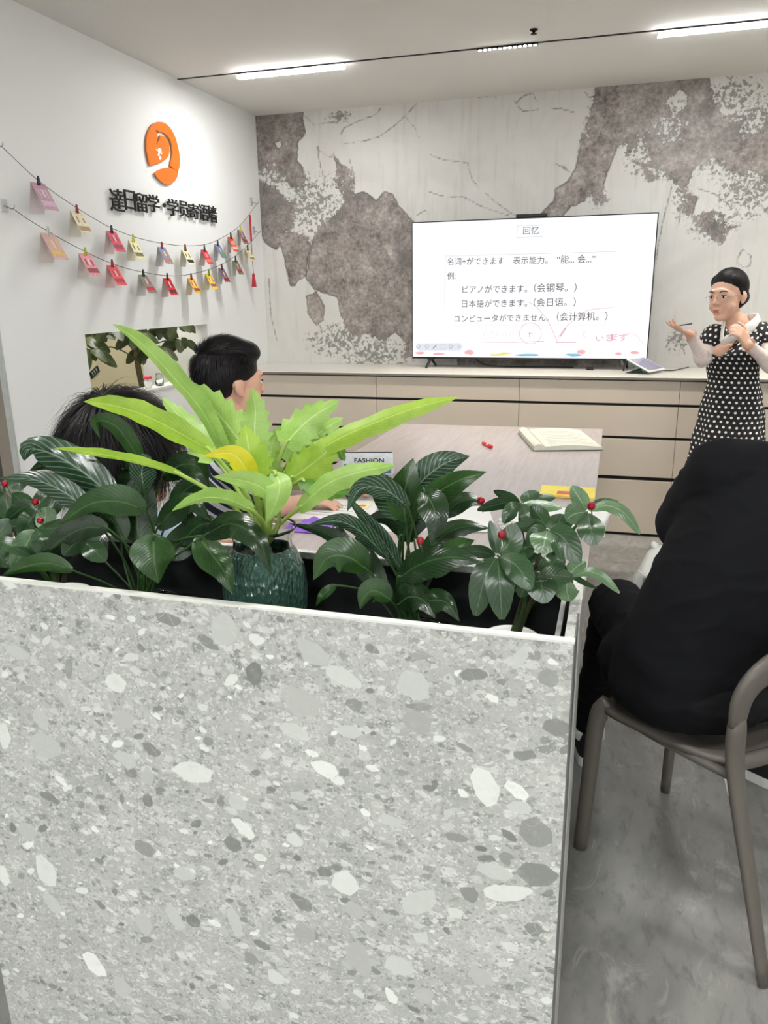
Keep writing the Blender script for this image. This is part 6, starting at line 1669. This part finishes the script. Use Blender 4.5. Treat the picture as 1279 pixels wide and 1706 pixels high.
def interp(z):
    for (za, ca, ra, sa, fa_), (zb2, cb, rb2, sb, fb) in zip(zs_[:-1], zs_[1:]):
        if za >= z >= zb2:
            t_ = (za - z) / (za - zb2); t_ = t_ * t_ * (3 - 2 * t_) * .5 + t_ * .5
            return ca.lerp(cb, t_), ra + (rb2 - ra) * t_, sa + (sb - sa) * t_, fa_ + (fb - fa_) * t_
    return zs_[-1][1], zs_[-1][2], zs_[-1][3], zs_[-1][4]
nZ = 60
for i in range(nZ + 1):
    z = zs_[0][0] + (.40 - zs_[0][0]) * i / nZ
    c_, a_, b_, fo = interp(z)
    for k in range(nA + 1):
        an = 2 * math.pi * k / nA + math.pi / 2
        uvd.append(((an - 1.5 * math.pi) * (a_ + b_) / 2, z))
        q = 1 + fo * math.sin(an * 9 + .7 * math.sin(an * 2)) * .6 + .012 * math.sin(an * 5 + z * 40)
        bx_ = .03 * math.exp(-((z - bust.z - .02) / .05) ** 2) * (math.exp(-((math.sin(an) + .8) / .35) ** 2))
        xx, yy = a_ * q * math.cos(an), (b_ * q + bx_) * math.sin(an)
        # V neckline: the front dips
        zz = z
        if i < 8:
            fr_ = max(0, -math.sin(an)); zz = z - .125 * (1 - i / 8) * max(0, 1 - abs(math.cos(an + .25)) / .6) * (fr_ > .2)
        R_ = -.35
        vs.append((c_.x + xx * math.cos(R_) - yy * math.sin(R_), c_.y + xx * math.sin(R_) + yy * math.cos(R_), zz))
for i in range(nZ):
    for k in range(nA): fs.append((i * (nA + 1) + k, (i + 1) * (nA + 1) + k, (i + 1) * (nA + 1) + k + 1, i * (nA + 1) + k + 1))
dr.add(vs, fs, 0, uvd)
dress = obj('dress', dr, m_dot, pw, True)
for a, b, nm in ((rs, re, 0), (ls, le, 1)):
    sl = M(); d = (b - a).normalized()
    ts = M().tube([a - d * .03, a - d * .01, a + d * .02, a + d * .055, a + d * .085, a + d * .1], [.036, .062, .074, .072, .06, .046], 20)
    sl.add(ts.v, ts.f, 0, [(.068 * 2 * math.pi * abs((i % 20) - 10) / 20, .026 * (i // 20)) for i in range(len(ts.v))])
    s0 = obj('puff_sleeve', sl, m_dot, dress, True)
for a, b, c in ((rs, re, rw), (ls, le, lw_)):
    sl = M(); sl.tube(bez([a.lerp(b, .5), b + (b - a).normalized() * .012, b.lerp(c, .3), b.lerp(c, .86)], 12), [.042, .042, .041, .040, .040, .039, .038, .036, .033, .030, .028, .030], 18, caps=False)
    o = obj('lace_sleeve', sl, m_lace, dress, True)
    cf = M(); p_ = b.lerp(c, .86); d = (c - b).normalized(); cf.tube([p_ - d * .004, p_ + d * .008, p_ + d * .018], [.028, .032, .036], 18, caps=False); obj('lace_cuff', cf, m_lace, o, True)
# collar: two white bands meeting in a V
vpt = wx(1202, 570, WY - .125)
col_pts = [wx(1246, 528, WY + .06), wx(1263, 530, WY + .02), wx(1255, 541, WY - .05), wx(1230, 557, WY - .095), vpt]
cl = M(); cl.tube(bez(col_pts, 18), [.018 + .012 * math.sin(math.pi * i / 17) for i in range(18)], 10, flat=.3, up=(0, -.6, .8)); obj('collar', cl, m_collar, dress, True)
col_pts = [wx(1246, 528, WY + .06), wx(1222, 530, WY + .05), wx(1207, 534, WY + .0), wx(1203, 550, WY - .075), vpt]
cl = M(); cl.tube(bez(col_pts, 18), [.016 + .008 * math.sin(math.pi * i / 17) for i in range(18)], 10, flat=.3, up=(-.6, -.5, .6)); obj('collar', cl, m_collar, dress, True)
eyes(hw_, pw); lips(hw_, pw)
hr = M(); hw_.ell(hr, (0, -.021, .047), (.080, .099, .088), 30, 18, .3); hw_.ell(hr, (0, -.042, .0), (.075, .07, .07), 26, 14); hw_.ell(hr, (0, -.118, -.01), (.042, .036, .042))
for sx in (-1, 1): hw_.ell(hr, (sx * .046, .0, .06), (.032, .058, .042), rx=.5); hw_.caps(hr, (sx * .07, .012, .03), (sx * .074, .0, .0), .009, .005)
hair = fuse(hr, 'hair', .004, m_hair, 4, pw)
er = M(); hw_.ell(er, (-.084, .004, -.05), (.006, .006, .006)); obj('earring', er, m_collar, pw, True)
er = M(); hw_.ell(er, (.084, .004, -.05), (.006, .006, .006)); obj('earring', er, m_collar, pw, True)
gl = M()
for sx in (-1, 1):
    gl.tube([hw_.p(sx * .033 + .024 * math.cos(a * .35), .104 - .01 * abs(math.cos(a * .35)) * (1 if sx * math.cos(a * .35) > 0 else 0), -.001 + .020 * math.sin(a * .35)) for a in range(19)], .0005, 5)
    gl.tube([hw_.p(sx * .057, .094, .004), hw_.p(sx * .08, .02, .004), hw_.p(sx * .081, -.015, -.002)], .0008, 5)
gl.tube([hw_.p(-.009, .105, .002), hw_.p(0, .108, .004), hw_.p(.009, .105, .002)], .0008, 5)
g_ = thing('eyeglasses', 'thin wire eyeglasses worn by the woman in polka dots', 'glasses', hw_.p(0, .1, 0))
obj('wire_frame', gl, mat('silver_wire', srgb(170, 160, 150), .3, .8), g_, True)
pen_a = rw + (wx(1112, 541, WY - .26) - rw).normalized() * .07 + V(0, 0, .02)
pe = thing('stylus_pen', 'thin dark pen held in the woman\'s raised hand', 'pen', pen_a)
obj('barrel', M().tube([pen_a + V(-.03, .0, -.004), pen_a + V(.055, .01, .008)], .003, 8), m_tvb, pe, True)
obj('tip', M().tube([pen_a + V(-.0305, 0, -.004), pen_a + V(-.039, 0, -.005)], [.003, .0008], 8), m_white, pe, True)
for s_ in (-1, 1):
    an = V(hipw.x + s_ * .09, WY + .02, 0); sole_shoe(pw, (an.x + .01, an.y + .045), (-.25, -.95), m_shoeb, m_shoeb, .235)
# narrow white strip on the floor by the chair
q = on_z(1212, 1305, .001); q2 = on_z(1207, 1286, .001); q3 = on_z(1216, 1326, .001)
e = (q3 - q2); e.z = 0; L = e.length; e.normalize(); s = V(e.y, -e.x, 0)
fs_ = M().add([q2 - s * .006 + V(0, 0, .0004), q2 + s * .006 + V(0, 0, .0004), q3 + s * .006 + V(0, 0, .0004), q3 - s * .006 + V(0, 0, .0004), q2 - s * .006 - V(0, 0, .0006), q2 + s * .006 - V(0, 0, .0006), q3 + s * .006 - V(0, 0, .0006), q3 - s * .006 - V(0, 0, .0006)], [(0, 1, 2, 3), (7, 6, 5, 4), (0, 4, 5, 1), (1, 5, 6, 2), (2, 6, 7, 3), (3, 7, 4, 0)])
tag(obj('floor_strip', fs_, m_paper), 'narrow white strip lying on the floor behind the chair leg', 'paper')
